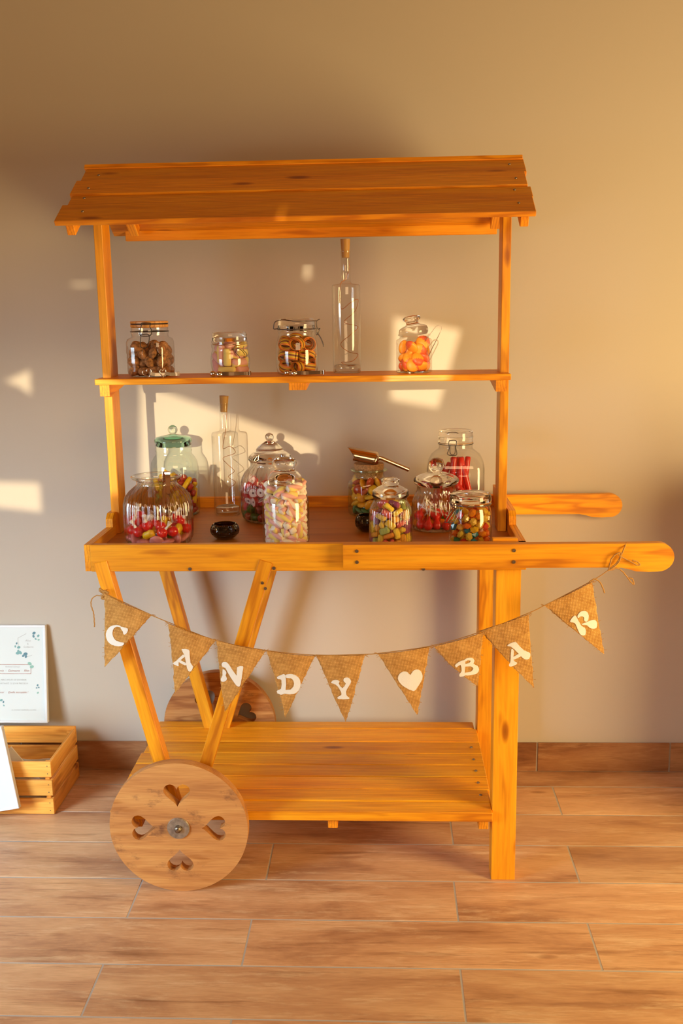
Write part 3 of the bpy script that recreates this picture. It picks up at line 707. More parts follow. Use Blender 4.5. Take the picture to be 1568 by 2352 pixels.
def bottle(px, y, zb, lab, rows, rb, rn, cork_rows, tilt, wire):
    J = Jar('glass_bottle', px, y, zb, lab, 'bottle')
    b0, sh, nk, top = rows
    J.part('glass_body', [(0, None), (rb-2, None), (rb, b0-3), (rb, sh+8), (rb-0.6, sh+3), (rb-2.5, sh+0.6), (rn+5, sh-1.2), (rn+1.6, sh-4), (rn, sh-9), (rn, top+6), (rn+0.8, top+5), (rn+0.8, top)], GL, 48)
    J.part('base_glass', [(0, b0-2), (rb-3, b0-2), (rb-2.5, b0-16), (rb-7, b0-18), (0, b0-15)], M['glass_lid'], 48)
    J.part('cork', [(0, cork_rows[1]), (rn-2.2, cork_rows[1]), (rn-1.4, cork_rows[2]), (rn-1.0, cork_rows[2]-1), (rn+0.4, cork_rows[0]), (0, cork_rows[0])], M['gold_cork'], 24, tilt=(tilt, cork_rows[1]), smooth=False)
    J.tube('light_wire', wire, 0.0008, M['copper'], 5)
    return J
bottle(523, 0.53, TZ, 'clear glass bottle with cork standing at the back of the tray', (1180, 992, 0, 926), 30, 10, (909, 946, 928), 3,
       [(521,946,0),(519,975,0),(516,1000,0.005),(512,1030,0.01),(528,1025,-0.01),(540,1040,0),(512,1052,0.01),(524,1068,-0.01),(538,1082,0),(524,1095,0.015),(541,1108,0),(526,1124,-0.01),(530,1150,0),(520,1163,0)])
bottle(797, 0.355, SZ, 'tall clear bottle with copper light wire standing on the upper shelf', (855, 653, 0, 576), 32, 10.5, (549, 592, 574), 0,
       [(797,592,0),(802,610,0),(794,640,0.003),(782,652,0.0),(780,690,0.01),(785,710,-0.01),(805,695,-0.015),(822,688,0),(815,715,0.015),(790,740,0.015),(822,750,0.0),(806,768,-0.015),(782,790,-0.01),(800,808,0.012),(822,814,0),(808,830,-0.01),(784,832,0),(800,840,0.01),(818,838,0)])
T4 = Jar('ribbed_jar', 624, 0.46, TZ, 'large ribbed jar with tiered knob lid holding sliced red sweets', 'jar')
T4.part('glass_body', [(0, None), (60, None), (67, 1184), (70, 1172), (70, 1115), (67, 1097), (60, 1084), (50, 1074), (46, 1069), (45, 1064), (46, 1058)], GR, 192, (32, 0.05, 1188, 1070))
lid = T4.part('lid', [(0, 1050), (38, 1055), (43, 1060), (47, 1058), (50, 1053), (49, 1049), (46, 1045), (40, 1040), (31, 1036), (31, 1031), (26, 1025), (18, 1019), (10, 1014), (7, 1012), (0, 1012)], M['glass_solid'])
T4.part('knob', ball_prof(10, 1004), M['glass_solid'], 24, parent=lid)
T5 = Jar('marshmallow_jar', 658, 0.15, TZ, 'plain glass jar packed with twisted marshmallows, with bulb stopper lid', 'jar')
T5.part('glass_body', [(0, None), (48, None), (52, 1245), (54, 1236), (53, 1226), (54, 1214), (54, 1158), (52, 1145), (47, 1135), (42, 1128), (40.5, 1122), (42, 1118), (40.5, 1114), (42, 1110), (40.5, 1106)], GL)
lid = T5.part('lid', [(0, 1092), (20, 1096), (34, 1104), (38, 1110), (41, 1106), (39, 1102), (39.5, 1098), (37, 1092), (31, 1085), (25, 1080), (22, 1077), (23.5, 1074), (27, 1069), (28, 1063), (26.5, 1057), (20, 1052), (10, 1050), (0, 1049.5)], M['glass_solid'])
T8 = Jar('cork_jar', 848, 0.515, TZ, 'six-sided glass jar with cork lid and orange sweets under the scoop', 'jar')
T8.part('glass_body', [(0, None), (42, None, 'hex'), (46, 1176, 'hex'), (47, 1168, 'hex'), (47, 1112, 'hex'), (45, 1104, 'hex'), (38, 1098, 'c'), (35, 1092), (35, 1084), (40, 1081), (42, 1078), (40, 1075), (35, 1075)], M['glass_green'], 72)
T8.ring('rim', 40.5, 1078, 0.0028, M['glass_solid_green'])
T8.part('cork_lid', [(0, 1096), (31, 1096), (33.5, 1076), (34.5, 1066), (33, 1063.5), (0, 1063)], M['cork'], 40, smooth=False)
T9 = Jar('ribbed_jar', 897, 0.15, TZ, 'small ribbed jar with flat knob lid full of sugared jellies', 'jar')
T9.part('glass_body', [(0, None), (46, None), (49, 1246), (50, 1236), (49.5, 1180), (48, 1168), (43, 1157), (38.5, 1150), (37.5, 1145), (38, 1141), (43, 1137)], GR, 192, (40, 0.045, 1248, 1150))
lid = T9.part('lid', [(0, 1130), (30, 1136), (40, 1141), (43, 1137), (41, 1133), (41.5, 1129), (39, 1125), (30, 1119), (21, 1115), (17, 1113), (13, 1112), (0, 1112)], M['glass_solid'])
T9.part('knob', [(0, 1117), (14, 1116), (16, 1114), (20, 1111), (21.5, 1106), (20, 1101), (14, 1097.5), (0, 1096.5)], M['glass_solid'], 32, parent=lid)
T10 = Jar('lollipop_jar', 1001, 0.32, TZ, 'ribbed jar with ball knob lid holding wrapped lollipops on white sticks', 'jar')
T10.part('glass_body', [(0, None), (48, None), (54, 1210), (56, 1200), (56, 1162), (55, 1150), (51, 1139), (46, 1129), (44, 1123), (44, 1116), (46, 1112)], GR, 192, (30, 0.045, 1208, 1124))
lid = T10.part('lid', [(0, 1100), (34, 1106), (44, 1114), (50, 1109), (52, 1103), (51, 1099), (46, 1094), (34, 1089), (20, 1085), (12, 1084), (0, 1084)], M['glass_solid'])
T10.part('knob', ball_prof(18, 1068.5, 12), M['glass_solid'], 32, parent=lid)
def clip(J, c, side, mat, s=1.0, r=0.0011):
    """wire clasp hanging at photo position c"""
    x, y, d = c
    J.tube('wire_clasp', [(x-7*s, y, d), (x-9*s, y+6*s, d-.003), (x-8*s, y+18*s, d-.004), (x-11*s, y+32*s, d-.008), (x+9*s, y+33*s, d-.008), (x+8*s, y+18*s, d-.004), (x+9*s, y+6*s, d-.003), (x+7*s, y, d), (x-7*s, y, d)], r, mat)
    J.tube('wire_lever', [(x-6*s, y+10*s, d-.002), (x-5*s, y+30*s, d-.012), (x+5*s, y+30*s, d-.012), (x+6*s, y+10*s, d-.002)], r, mat)
T11 = Jar('clip_jar', 1079, 0.145, TZ, 'round clip-top jar of jewel-bright gummies beside the front right corner', 'jar')
T11.part('glass_body', [(0, None), (43, None), (48, 1245), (49, 1236), (49.5, 1190), (48.5, 1176), (46, 1166), (45, 1160), (47.5, 1157), (47.5, 1153), (46, 1150)], GL)
lid = T11.part('lid', [(0, 1142), (38, 1144), (44, 1152), (47.5, 1149), (47.5, 1143), (46.5, 1139), (47, 1136), (44, 1132.5), (38, 1132), (0, 1133)], M['glass_solid'])
T11.ring('wire_band', 47.8, 1155, 0.0011, M['wire_grey']); T11.ring('gasket', 46.5, 1150.5, 0.0012, M['cork'])
T11.tube('wire_clasp', [(1036,1148,-.03),(1036,1160,-.035),(1044,1170,-.045),(1041,1178,-.05),(1028,1198,-.06),(1034,1201,-.062),(1045,1196,-.06),(1054,1172,-.05),(1052,1163,-.048),(1042,1160,-.042)], 0.0011, M['wire_grey'])
T11.tube('wire_lever', [(1048,1166,-.05),(1040,1192,-.064),(1026,1200,-.066),(1022,1196,-.06),(1038,1170,-.046)], 0.0011, M['wire_grey'])
T11.tube('hinge_wire', [(1120,1132,0.01),(1127,1138,0.005),(1128,1148,0.0),(1126,1154,0.0)], 0.0011, M['wire_grey'])
T12 = Jar('clip_jar', 1045, 0.51, TZ, 'big squared clip-top jar of red candy sticks at the tray back', 'jar')
Q = ('sq', 5.0, 0.06)
T12.part('glass_body', [(0, None), (55, None, Q), (63, 1175, Q), (65, 1165, Q), (65, 1072, Q), (63, 1060, Q), (56, 1046, Q), (46, 1036, ('sq', 3.0)), (39, 1030), (37.5, 1024), (39, 1020), (38, 1016)], GL, 96)
lid = T12.part('lid', [(0, 1002), (32, 1004), (36, 1018), (39, 1014), (38.5, 1008), (39.5, 1002), (38, 995), (39, 992), (36, 988), (0, 989)], M['glass_solid'])
T12.ring('wire_band', 39.4, 1018, 0.0012, M['wire_grey']); T12.ring('gasket', 38, 1015, 0.0013, M['cork'])
clip(T12, (1039, 1012, -.052), 1, M['wire_grey'], 1.0, 0.0012)
T12.tube('wire_bail', [(1026,996,-.05), (1034,993,-.052), (1046,993,-.052), (1052,996,-.05)], 0.0011, M['wire_grey'])
def bowl(px, y, prof, lab):
    J = Jar('tealight_holder', px, y, TZ, lab, 'candle holder', 'smoky glass tealight holders')
    o = J.part('glass_bowl', prof, M['smoky'], 40)
    # faceted dots pressed into the glass
    bm = bmesh.new(); bm.from_mesh(o.data)
    fs = [f for f in bm.faces if 0.3 < f.calc_center_median().z/max(1e-6, J.z(prof[-6][1])) < 1.0]
    bmesh.ops.inset_individual(bm, faces=fs, thickness=0.0006, depth=-0.0006)
    bm.to_mesh(o.data); bm.free(); o.data.polygons.foreach_set('use_smooth', [False]*len(o.data.polygons))
    return J
bowl(517, 0.215, [(0, None), (17, None), (22, 1234), (27, 1230), (31, 1225.5), (33, 1221), (33.7, 1216.5), (33, 1212), (31, 1207.5), (28.5, 1204), (26, 1202), (24.5, 1203), (27, 1207), (31.5, 1214), (31, 1222), (24, 1231), (0, 1233)], 'round black glass tealight holder on the open left part of the tray')
bowl(842, 0.295, [(0, None), (14, None), (18, 1216.5), (22, 1213), (25, 1208), (26.7, 1203), (27, 1198), (26.3, 1193), (24.5, 1188), (22, 1184), (20, 1182), (18.5, 1183), (21, 1188), (25, 1197), (24, 1204), (18, 1214), (0, 1215)], 'round black glass tealight holder half hidden behind the sugared jelly jar')
# ---- upper shelf
SQ = ('sq', 4.0, 0.1)
U1 = Jar('clip_jar', 349, 0.325, SZ, 'square clip-top jar with wooden lid full of brown biscuits', 'jar')
U1.part('glass_body', [(0, None), (41, None, SQ), (47, 857, SQ), (48.5, 850, SQ), (48, 834, SQ), (49, 830, SQ), (48, 826, SQ), (49, 820, SQ), (48, 814, SQ), (49, 808, SQ), (48.5, 785, SQ), (46, 778, SQ), (42, 773), (41.5, 768), (43, 764), (41.5, 760), (42, 752)], GL, 96)
lid = U1.part('lid', [(0, 752), (41, 752), (43, 750), (43, 745.5), (41, 744.5), (41, 742.5), (43, 742), (43, 738.5), (42, 737.5), (0, 737.5)], M['lid_wood'], 48, smooth=False)
U1.ring('gasket', 40.6, 743.5, 0.002, M['black'], lid); U1.ring('wire_band', 43, 761, 0.0012, M['wire_dark'])
U1.tube('wire_clasp', [(325,742,-.055),(324,750,-.055),(322,760,-.056),(323,771,-.058),(344,771,-.058),(348,760,-.056),(344,750,-.055),(345,742,-.055),(325,742,-.055)], 0.0011, M['wire_dark'])
U1.tube('wire_lever', [(324,768,-.058),(323,796,-.062),(338,797,-.062),(342,770,-.058),(324,769,-.058)], 0.0011, M['wire_dark'])
em = text_mesh('Bug', 0.013, bold=0.0003)
c_ = at(371, 811, U1.y-0.055)
link('embossed_lettering', em, M['glass_lid'], U1.root, Matrix.Translation(c_) @ Matrix.Rotation(pi/2, 4, 'X') @ Matrix.Rotation(-pi/2, 4, 'Z'))
bm = bmesh.new(); n = 32
for i in range(n):
    pass
bm.free()
ec = at(345, 812, U1.y-0.0555)
link('embossed_ring', mesh(tube_bm([Vector((0.021*cos(2*pi*i/n), 0, 0.021*sin(2*pi*i/n))) for i in range(n+1)], 0.0012, 6)), M['glass_lid'], U1.root, Matrix.Translation(ec), True)
U2 = Jar('clip_jar', 530, 0.33, SZ, 'small rounded clip-top jar of pink and yellow marshmallow sticks', 'jar')
U2.part('glass_body', [(0, None), (33, None), (39, 857), (43.5, 846), (45, 833), (44.5, 820), (42.5, 809), (40, 801), (42, 797), (42, 792), (40, 789), (42, 785), (41, 782)], GL)
lid = U2.part('lid', [(0, 774), (34, 776), (38, 784), (40, 780), (39, 774), (39.5, 768), (38, 763), (34, 761.5), (0, 763)], M['glass_solid'])
U2.ring('wire_band', 42.2, 790, 0.001, M['steel'])
U2.tube('wire_clasp', [(540,794,-.05),(538,802,-.05),(541,810,-.051),(549,818,-.052),(551,822,-.053),(565,820,-.05),(566,812,-.046),(558,803,-.047),(560,795,-.046)], 0.0008, M['wire_grey'])
U2.tube('wire_lever', [(541,810,-.05),(545,800,-.05),(556,806,-.049),(562,815,-.048)], 0.0008, M['wire_dark'])
U3 = Jar('clip_jar', 683, 0.335, SZ, 'clip-top jar of rolled striped jelly belts next to the tall bottle', 'jar')
U3.part('glass_body', [(0, None), (40, None), (45, 856), (48, 845), (48.5, 810), (47, 790), (43.5, 776), (40.5, 767), (42, 763), (43.5, 760), (42, 757)], GL)
lid = U3.part('lid', [(0, 746), (34, 748), (40, 759), (43.5, 754), (42.5, 749), (43, 744), (42, 738), (40, 734), (37, 731.5), (0, 732.5)], M['glass_solid'])
U3.ring('wire_band', 43.8, 755.5, 0.0014, M['wire_grey'])
U3.tube('wire_bail', [(726,737,-.01),(683,738,-.05),(636,737,-.01),(628,752,-.005),(630,756,-.005),(640,754,-.005)], 0.0013, M['wire_grey'])
U3.tube('wire_clasp', [(734,733,-.01),(727,738,-.012),(727,750,-.014),(731,756,-.014),(735,754,-.014),(731,766,-.016),(726,768,-.016),(728,752,-.016)], 0.0013, M['wire_grey'])
U3.tube('wire_lever', [(728,764,-.016),(736,776,-.018),(742,790,-.02),(743,796,-.02)], 0.0015, M['wire_grey'])
U5 = Jar('hexagonal_jar', 951, 0.33, SZ, 'six-sided glass jar with swirled lid, tongs and orange peach gummies', 'jar')
U5.part('glass_body', [(0, None), (38.5, None, 'hex'), (40, 853, 'hex'), (40, 783, 'hex'), (38.5, 779, 'hex'), (34, 777), (32.5, 773), (37, 770), (36, 767)], GL, 72, smooth=False)
U5.part('base_glass', [(0, 855), (37, 855, 'hex'), (37, 850, 'hex'), (0, 850)], GD, 72, smooth=False)
# swirled lid: a tilted lathe whose rings drift sideways
lid = U5.part('lid', [(30, 771), (33, 766), (34, 759), (31.5, 752), (25, 748), (17, 746), (13.5, 742), (15, 737), (20, 733), (20, 729), (15, 725.5), (5, 724), (0, 725)], M['glass_solid'], 40, tilt=(-9, 770))

# ---- tongs and scoop
def tongs_upright(name, pts_a, pts_b, w, y, label, ends=True, sc=0.012):
    """two flat arms joined by a bend, hanging in a jar"""
    o = thing(name, tuple(at(pts_a[0][0], pts_a[0][1], y)), label, 'tongs'); c = o.location.copy()
    return o, c
o = thing('sugar_tongs', tuple(at(383, 1180, 0.13)), 'brown-tinted steel tongs hanging over the rim of the open ribbed jar', 'tongs'); c = o.location.copy()
arm = [(385,1172,.13),(386,1150,.125),(386,1120,.12),(385,1095,.112),(384,1085,.112)]
w = spline([at(a, b, d)-c for a, b, d in arm], 6)
link('arm', mesh(strip_bm(w, (1, 0.1, 0), 0.013, 0.0016, ws=[0.006+0.008*i/len(w) for i in range(len(w))])), M['tong_steel'], o, Matrix.Translation(c))
arm = [(384,1085,.112),(382,1083,.118),(380,1084,.125),(378,1095,.135),(377,1120,.145),(376,1150,.15),(374,1168,.152)]
w = spline([at(a, b, d)-c for a, b, d in arm], 6)
link('arm', mesh(strip_bm(w, (1, 0.1, 0), 0.012, 0.0016, ws=[0.014-0.008*i/len(w) for i in range(len(w))])), M['tong_steel'], o, Matrix.Translation(c))
for px_, py_, d in ((386, 1176, .13), (373, 1174, .152)):
    bm = bmesh.new(); bmesh.ops.create_uvsphere(bm, u_segments=20, v_segments=12, radius=0.0105); bmesh.ops.scale(bm, vec=(1, 0.45, 1.15), verts=bm.verts)
    link('spoon_tip', mesh(bm), M['tong_steel'], o, Matrix.Translation(at(px_, py_, d)), True)
o = thing('sugar_tongs', tuple(at(985, 800, 0.30)), 'thin steel tongs leaning out of the hexagonal peach gummy jar', 'tongs'); c = o.location.copy()
arm = [(958,812,.32),(968,795,.318),(981,775,.316),(990,764,.316),(1000,751,.316),(1006,748,.316),(1012,750,.316),(1013,757,.316),(1006,772,.316),(992,800,.318),(980,826,.32)]
w = spline([at(a, b, d)-c for a, b, d in arm], 6)
link('arm', mesh(strip_bm(w, (0, 1, 0), 0.011, 0.0014)), M['tong_steel'], o, Matrix.Translation(c))
def lying_tongs(px0, px1, row, y, label, hearts=False):
    s = mpp(px0, row, y); a = at(px0, row, y); L_ = (px1-px0)*s; z = SZ
    o = thing('sugar_tongs', (a.x, y, z), label, 'tongs', 'tongs lying on the upper shelf')
    if hearts:
        for k, (x_, sc) in enumerate(((0.006, 1.0), (0.046, 1.0))):
            hp = heart(0, 0, radians((20, 5)[k]), 0.024); pts = [Vector((p[0]*(1, 0.6)[k], p[0]*0.25*k, p[1]+0.0135)) for p in hp]; pts.append(pts[0])
            link('heart_tip', mesh(tube_bm(pts, 0.0013, 6)), M['steel'], o, Matrix.Translation((a.x+x_, y, z)), True)
        for k, x_ in enumerate((0.012, 0.052)):
            link('arm', mesh(strip_bm([Vector((x_, 0, 0.012)), Vector((x_+0.012, 0.004, 0.0085)), Vector((L_, 0.014+0.004*k, 0.008))], (0, 0.25, 1), 0.0085, 0.0014)), M['steel'], o, Matrix.Translation((a.x, y, z)))
        link('hinge', mesh(strip_bm([Vector((L_-0.002, 0.011, 0.009)), Vector((L_+0.003, 0.016, 0.009)), Vector((L_-0.002, 0.022, 0.009))], (0, 0, 1), 0.012, 0.0015)), M['steel'], o, Matrix.Translation((a.x, y, z)))
    else:
        for k, (x_, dy) in enumerate(((0.008, 0.012), (0.027, -0.004))):
            bm = bmesh.new(); bmesh.ops.create_uvsphere(bm, u_segments=20, v_segments=12, radius=0.0078); bmesh.ops.scale(bm, vec=(1.05, 0.8, 1), verts=bm.verts)
            link('ball_tip', mesh(bm), M['steel'], o, Matrix.Translation((a.x+x_, y+dy, z+0.008)), True)
            link('arm', mesh(strip_bm(spline([Vector((x_+0.006, dy, 0.0085)), Vector((x_+0.03, dy*1.3, 0.008)), Vector((L_-0.012, 0.008+0.004*(1-k), 0.008)), Vector((L_-0.001, 0.006, 0.008))], 5), (0, 0.3, 1), 0.0085, 0.0014, ws=None)), M['steel'], o, Matrix.Translation((a.x, y, z)))
        link('hinge', mesh(strip_bm([Vector((L_-0.003, 0.001, 0.009)), Vector((L_, 0.006, 0.009)), Vector((L_-0.003, 0.012, 0.009))], (0, 0, 1), 0.011, 0.0016)), M['steel'], o, Matrix.Translation((a.x, y, z)))
    return o
lying_tongs(333, 407, 860, 0.246, 'steel tongs with heart-shaped tips lying before the biscuit jar', True)
lying_tongs(480, 576, 864, 0.246, 'steel ball-tipped tongs lying before the marshmallow stick jar')
lying_tongs(651, 746, 862, 0.246, 'steel ball-tipped tongs lying before the striped belt jar')
# scoop lying on the cork lid
sy = 0.50
o = thing('metal_scoop', tuple(at(850, 1063, sy)), 'shiny brown-reflecting metal scoop lying on the cork lid', 'scoop'); c = o.location.copy()
tipw, endw, hw = at(796, 1036, sy), at(873, 1052, sy), at(939, 1079, sy-0.01)
ax = (endw-tipw).normalized(); upv = (Vector((0, -0.42, 1)) - ax*ax.dot(Vector((0, -0.42, 1)))).normalized(); sdv = ax.cross(upv)
bm = bmesh.new(); Ls = (endw-tipw).length; rings = []
for i in range(15):
    t = i/14; ring = []
    R_ = 0.026*(0.92+0.10*t) if t < 0.86 else 0.0266*sqrt(max(0.02, 1-((t-0.86)/0.145)**2))
    for k in range(17):
        a_ = pi*(k/16) ; xo = 0.0 if i else 0.012*(1-abs(cos(a_)))*-1.0
        lip = max(0.0, 1-t*4)*0.022*(abs(cos(a_)))
        q = tipw + ax*(t*Ls + lip*(1 if i < 4 else 0)) + sdv*(R_*cos(a_)*1.0) + upv*(R_*sin(a_)*0.95 - 0.010)
        ring.append(bm.verts.new(q-c))
    rings.append(ring)
for a_, b_ in zip(rings, rings[1:]):
    for k in range(16): bm.faces.new((a_[k], a_[k+1], b_[k+1], b_[k]))
bm.faces.new(rings[-1])
thicken(bm, Vector((0, 0, -0.0008)))
link('scoop_bowl', mesh(bm), M['tong_steel'], o, Matrix.Translation(c), True)
link('handle', mesh(tube_bm([endw-c-ax*0.004, endw-c+ax*0.004, hw-c-(hw-endw).normalized()*0.001, hw-c], 0.0062, 16)), M['tong_steel'], o, Matrix.Translation(c))

# ================================================================== sweets
def pack(n, Rm, rb, k=1, s=0.0, seed=1, hmax=0.2, iters=170, square=False):
    """settle n candies (k beads of radius rb, s apart) in a round jar; returns centres and axes"""
    g = np.random.default_rng(seed)
    th = g.uniform(0, 2*pi, n); rr = np.sqrt(g.uniform(0, 1, n))*max(0.001, Rm-rb*1.2)
    c = np.stack([rr*np.cos(th), rr*np.sin(th), rb + np.sort(g.uniform(0, hmax, n))], 1)
    d = g.normal(size=(n, 3)); d /= np.linalg.norm(d, axis=1)[:, None]
    off = (np.arange(k)-(k-1)/2)*s
    p = c[:, None, :] + d[:, None, :]*off[None, :, None]
    idn = np.repeat(np.arange(n), k)
    same = idn[:, None] == idn[None, :]
    for it in range(iters):
        if it < iters*0.85: p[:, :, 2] -= 0.0012
        for sub in range(3):
            q = p.reshape(-1, 3)
            df = q[:, None, :]-q[None, :, :]; di = np.linalg.norm(df, axis=2)+1e-9
            ov = np.where(same, 0, np.maximum(0, 2*rb-di))
            q = q + (df/di[:, :, None]*(ov*0.38)[:, :, None]).sum(1)
            q[:, 2] = np.maximum(q[:, 2], rb)
            if square:
                q[:, :2] = np.clip(q[:, :2], -(Rm-rb), Rm-rb)
            else:
                r = np.hypot(q[:, 0], q[:, 1])+1e-9; f = np.minimum(1, (Rm-rb)/r); q[:, 0] *= f; q[:, 1] *= f
            p = q.reshape(n, k, 3)
            if k > 1:                                   # keep each candy rigid
                ce = p.mean(1); dd = p[:, -1]-p[:, 0]; dd /= np.linalg.norm(dd, axis=1)[:, None]+1e-9
                p = ce[:, None, :] + dd[:, None, :]*off[None, :, None]
    ce = p.mean(1); dd = (p[:, -1]-p[:, 0]) if k > 1 else g.normal(size=(n, 3))
    dd /= np.linalg.norm(dd, axis=1)[:, None]+1e-9
    return ce, dd
def axis_mat(pos, axis, spin):
    x = Vector(axis).normalized(); a = Vector((0, 0, 1)) if abs(x.z) < 0.95 else Vector((0, 1, 0))
    y = a.cross(x).normalized(); z = x.cross(y)
    return Matrix.Translation(pos) @ Matrix((x, y, z)).transposed().to_4x4() @ Matrix.Rotation(spin, 4, 'X')
rs = random.Random(11)
def sweet(name, me, J, pos, axis, label, cat, group, col=None, spin=None, extra=None):
    o = bpy.data.objects.new(name, me); C.objects.link(o)
    o.matrix_basis = axis_mat(J.base + Vector(pos) + Vector((0, 0, 0.003)), axis, rs.uniform(0, 2*pi) if spin is None else spin)
    if col: o.color = (*col, 1)
    co = np.empty(len(me.vertices)*3); me.vertices.foreach_get('co', co); co = co.reshape(-1, 3)
    m3 = np.array(o.matrix_basis.to_3x3()); w_ = co @ m3.T + np.array(o.location - J.base)     # keep it above the jar floor and inside the wall
    o.location.z += max(0.0, 0.0022 - w_[:, 2].min())
    R_ = getattr(J, 'Rin', None)
    if R_:
        r_ = np.hypot(w_[:, 0], w_[:, 1]); k_ = int(r_.argmax())
        if r_[k_] > R_:
            f_ = (r_[k_]-R_)/r_[k_]; o.location.x -= w_[k_, 0]*f_; o.location.y -= w_[k_, 1]*f_
    tag(o, label, cat, group)
    for nm, m in (extra or []):
        e = bpy.data.objects.new(nm, m); C.objects.link(e); e.parent = o; e.color = o.color
    return o
def fillj(J, n, R_, rb, k, s, seed, hmax, fn, keep=0.0, square=False, front=None):
    J.Rin = None if square else R_+0.0012
    ce, dd = pack(n, R_, rb, k, s, seed, hmax, square=square)
    top = ce[:, 2].max()
    for i in range(n):
        if math.hypot(ce[i, 0], ce[i, 1]) < keep and ce[i, 2] < top-0.03: continue   # buried in the middle
        if front is not None and ce[i, 1] > front and ce[i, 2] < top-0.03: continue  # hidden at the far side
        fn(i, ce[i], dd[i])
def ico(r, sub, sc=(1, 1, 1), mat=None, jitter=0.0, seed=0, smooth=True):
    bm = bmesh.new(); bmesh.ops.create_icosphere(bm, subdivisions=sub, radius=r); g = random.Random(seed)
    for v in bm.verts:
        if jitter: v.co *= 1+g.uniform(-jitter, jitter)
        v.co = Vector((v.co.x*sc[0], v.co.y*sc[1], v.co.z*sc[2]))
    me = mesh(bm); 
    if mat: me.materials.append(mat)
    me.polygons.foreach_set('use_smooth', [smooth]*len(me.polygons)); return me
def pill(L_, r, mats, seg=14, split=None, flat=1.0):
    """rounded stick along x; split assigns material slots by angle or length"""
    prof = [(0, -L_/2), (r*0.75, -L_/2+r*0.08), (r, -L_/2+r*0.4), (r, -L_/6), (r, L_/6), (r, L_/2-r*0.4), (r*0.75, L_/2-r*0.08), (0, L_/2)]
    bm = lathe_bm(prof, seg); bmesh.ops.rotate(bm, matrix=Matrix.Rotation(pi/2, 3, 'Y'), verts=bm.verts, cent=(0, 0, 0))
    bmesh.ops.scale(bm, vec=(1, 1, flat), verts=bm.verts); me = mesh(bm)
    for m in mats: me.materials.append(m)
    if split:
        for p in me.polygons: p.material_index = split(p.center)
    me.polygons.foreach_set('use_smooth', [True]*len(me.polygons)); return me
def twist(L_, r):
    """marshmallow rope: four strands twisted together"""
    bm = bmesh.new(); n, seg = 9, 16; rings = []
    for i in range(n):
        x = -L_/2 + L_*i/(n-1); e = 1.0 if 0 < i < n-1 else 0.8; ring = []
        for k in range(seg):
            t = 2*pi*k/seg; rr = r*e*(1+0.13*cos(4*t)); a = t + i*0.34
            ring.append(bm.verts.new((x, rr*cos(a), rr*sin(a))))
        rings.append(ring)
    for a, b in zip(rings, rings[1:]):
        for k in range(seg): bm.faces.new((a[k], a[(k+1) % seg], b[(k+1) % seg], b[k])).material_index = ((k+2)//4) % 4
    bm.faces.new(rings[0][::-1]).material_index = 3; bm.faces.new(rings[-1]).material_index = 3
    me = mesh(bm)
    for m in (M['mm_pink'], M['mm_yellow'], M['mm_pink'], M['mm_white']): me.materials.append(m)
    me.polygons.foreach_set('use_smooth', [True]*len(me.polygons)); return me
# twisted marshmallows, front jar
tw = twist(0.040, 0.0102)
fillj(T5, 116, 0.0535, 0.0094, 3, 0.0108, 5, 0.30, lambda i, p, d: sweet('twisted_marshmallow', tw, T5, p, d, 'twisted pink and yellow marshmallow in the packed bulb-lidded jar', 'marshmallow', 'twisted marshmallows in the front jar'), keep=0.022)
# marshmallow sticks, shelf jar
ms = pill(0.046, 0.0105, [M['mm_pink'], M['mm_yellow']], 14, lambda c: 0 if c.z > -0.001 else 1)
fillj(U2, 29, 0.047, 0.0098, 3, 0.0135, 8, 0.15, lambda i, p, d: sweet('marshmallow_stick', ms, U2, p, d, 'half pink half yellow marshmallow stick in the small shelf jar', 'marshmallow', 'marshmallow sticks in the small shelf jar'))
# biscuits
bk = [ico(0.0165, 3, (1, 1, 0.62), M['cookie'], 0.07, s) for s in range(3)]
fillj(U1, 52, 0.0485, 0.0122, 1, 0, 3, 0.12, lambda i, p, d: sweet('small_biscuit', bk[i % 3], U1, p, d, 'lumpy brown biscuit in the wooden-lidded jar', 'biscuit', 'biscuits in the wooden-lidded jar'), keep=0.012, square=True)
# striped jelly belts rolled into loops
def belt(r, w, turns, seg=26):
    bm = bmesh.new(); rows_ = []
    for i in range(seg+1):
        a = 2*pi*turns*i/seg; rr = r*(1-0.22*i/seg)
        rows_.append([bm.verts.new((w*(j/5-0.5), rr*cos(a), rr*sin(a)*0.85)) for j in range(6)])
    for a, b in zip(rows_, rows_[1:]):
        for j in range(5): bm.faces.new((a[j], a[j+1], b[j+1], b[j])).material_index = (0, 1, 2, 1, 3)[j]
    ex = bmesh.ops.extrude_face_region(bm, geom=bm.faces[:])
    vv_ = [v for v in ex['geom'] if isinstance(v, bmesh.types.BMVert)]
    for v in vv_: v.co.y *= 0.9; v.co.z *= 0.9
    me = mesh(bm)
    for m in (M['belt_orange'], M['belt_yellow'], M['belt_brown'], M['belt_orange']): me.materials.append(m)
    me.polygons.foreach_set('use_smooth', [True]*len(me.polygons)); return me
bl = [belt(0.0205, 0.021, 1.4), belt(0.0225, 0.018, 1.15), belt(0.0175, 0.022, 1.6)]
fillj(U3, 21, 0.051, 0.0168, 1, 0, 6, 0.09, lambda i, p, d: sweet('jelly_belt', bl[i % 3], U3, p, d if i % 2 else (0.15, d[1], 1), 'rolled orange, yellow and brown jelly belt in the clip jar by the bottle', 'jelly belt', 'rolled jelly belts in the shelf jar'))
# peach gummies
pg = ico(0.0185, 3, (1, 1, 0.48), None); pg.materials.append(M['peach_orange']); pg.materials.append(M['peach_red'])
for p_ in pg.polygons: p_.material_index = 1 if p_.center.y > 0.003 else 0
fillj(U5, 25, 0.0405, 0.0122, 1, 0, 4, 0.11, lambda i, p, d: sweet('peach_gummy', pg, U5, p, d, 'orange and red peach gummy in the six-sided shelf jar', 'gummy', 'peach gummies in the six-sided jar'))
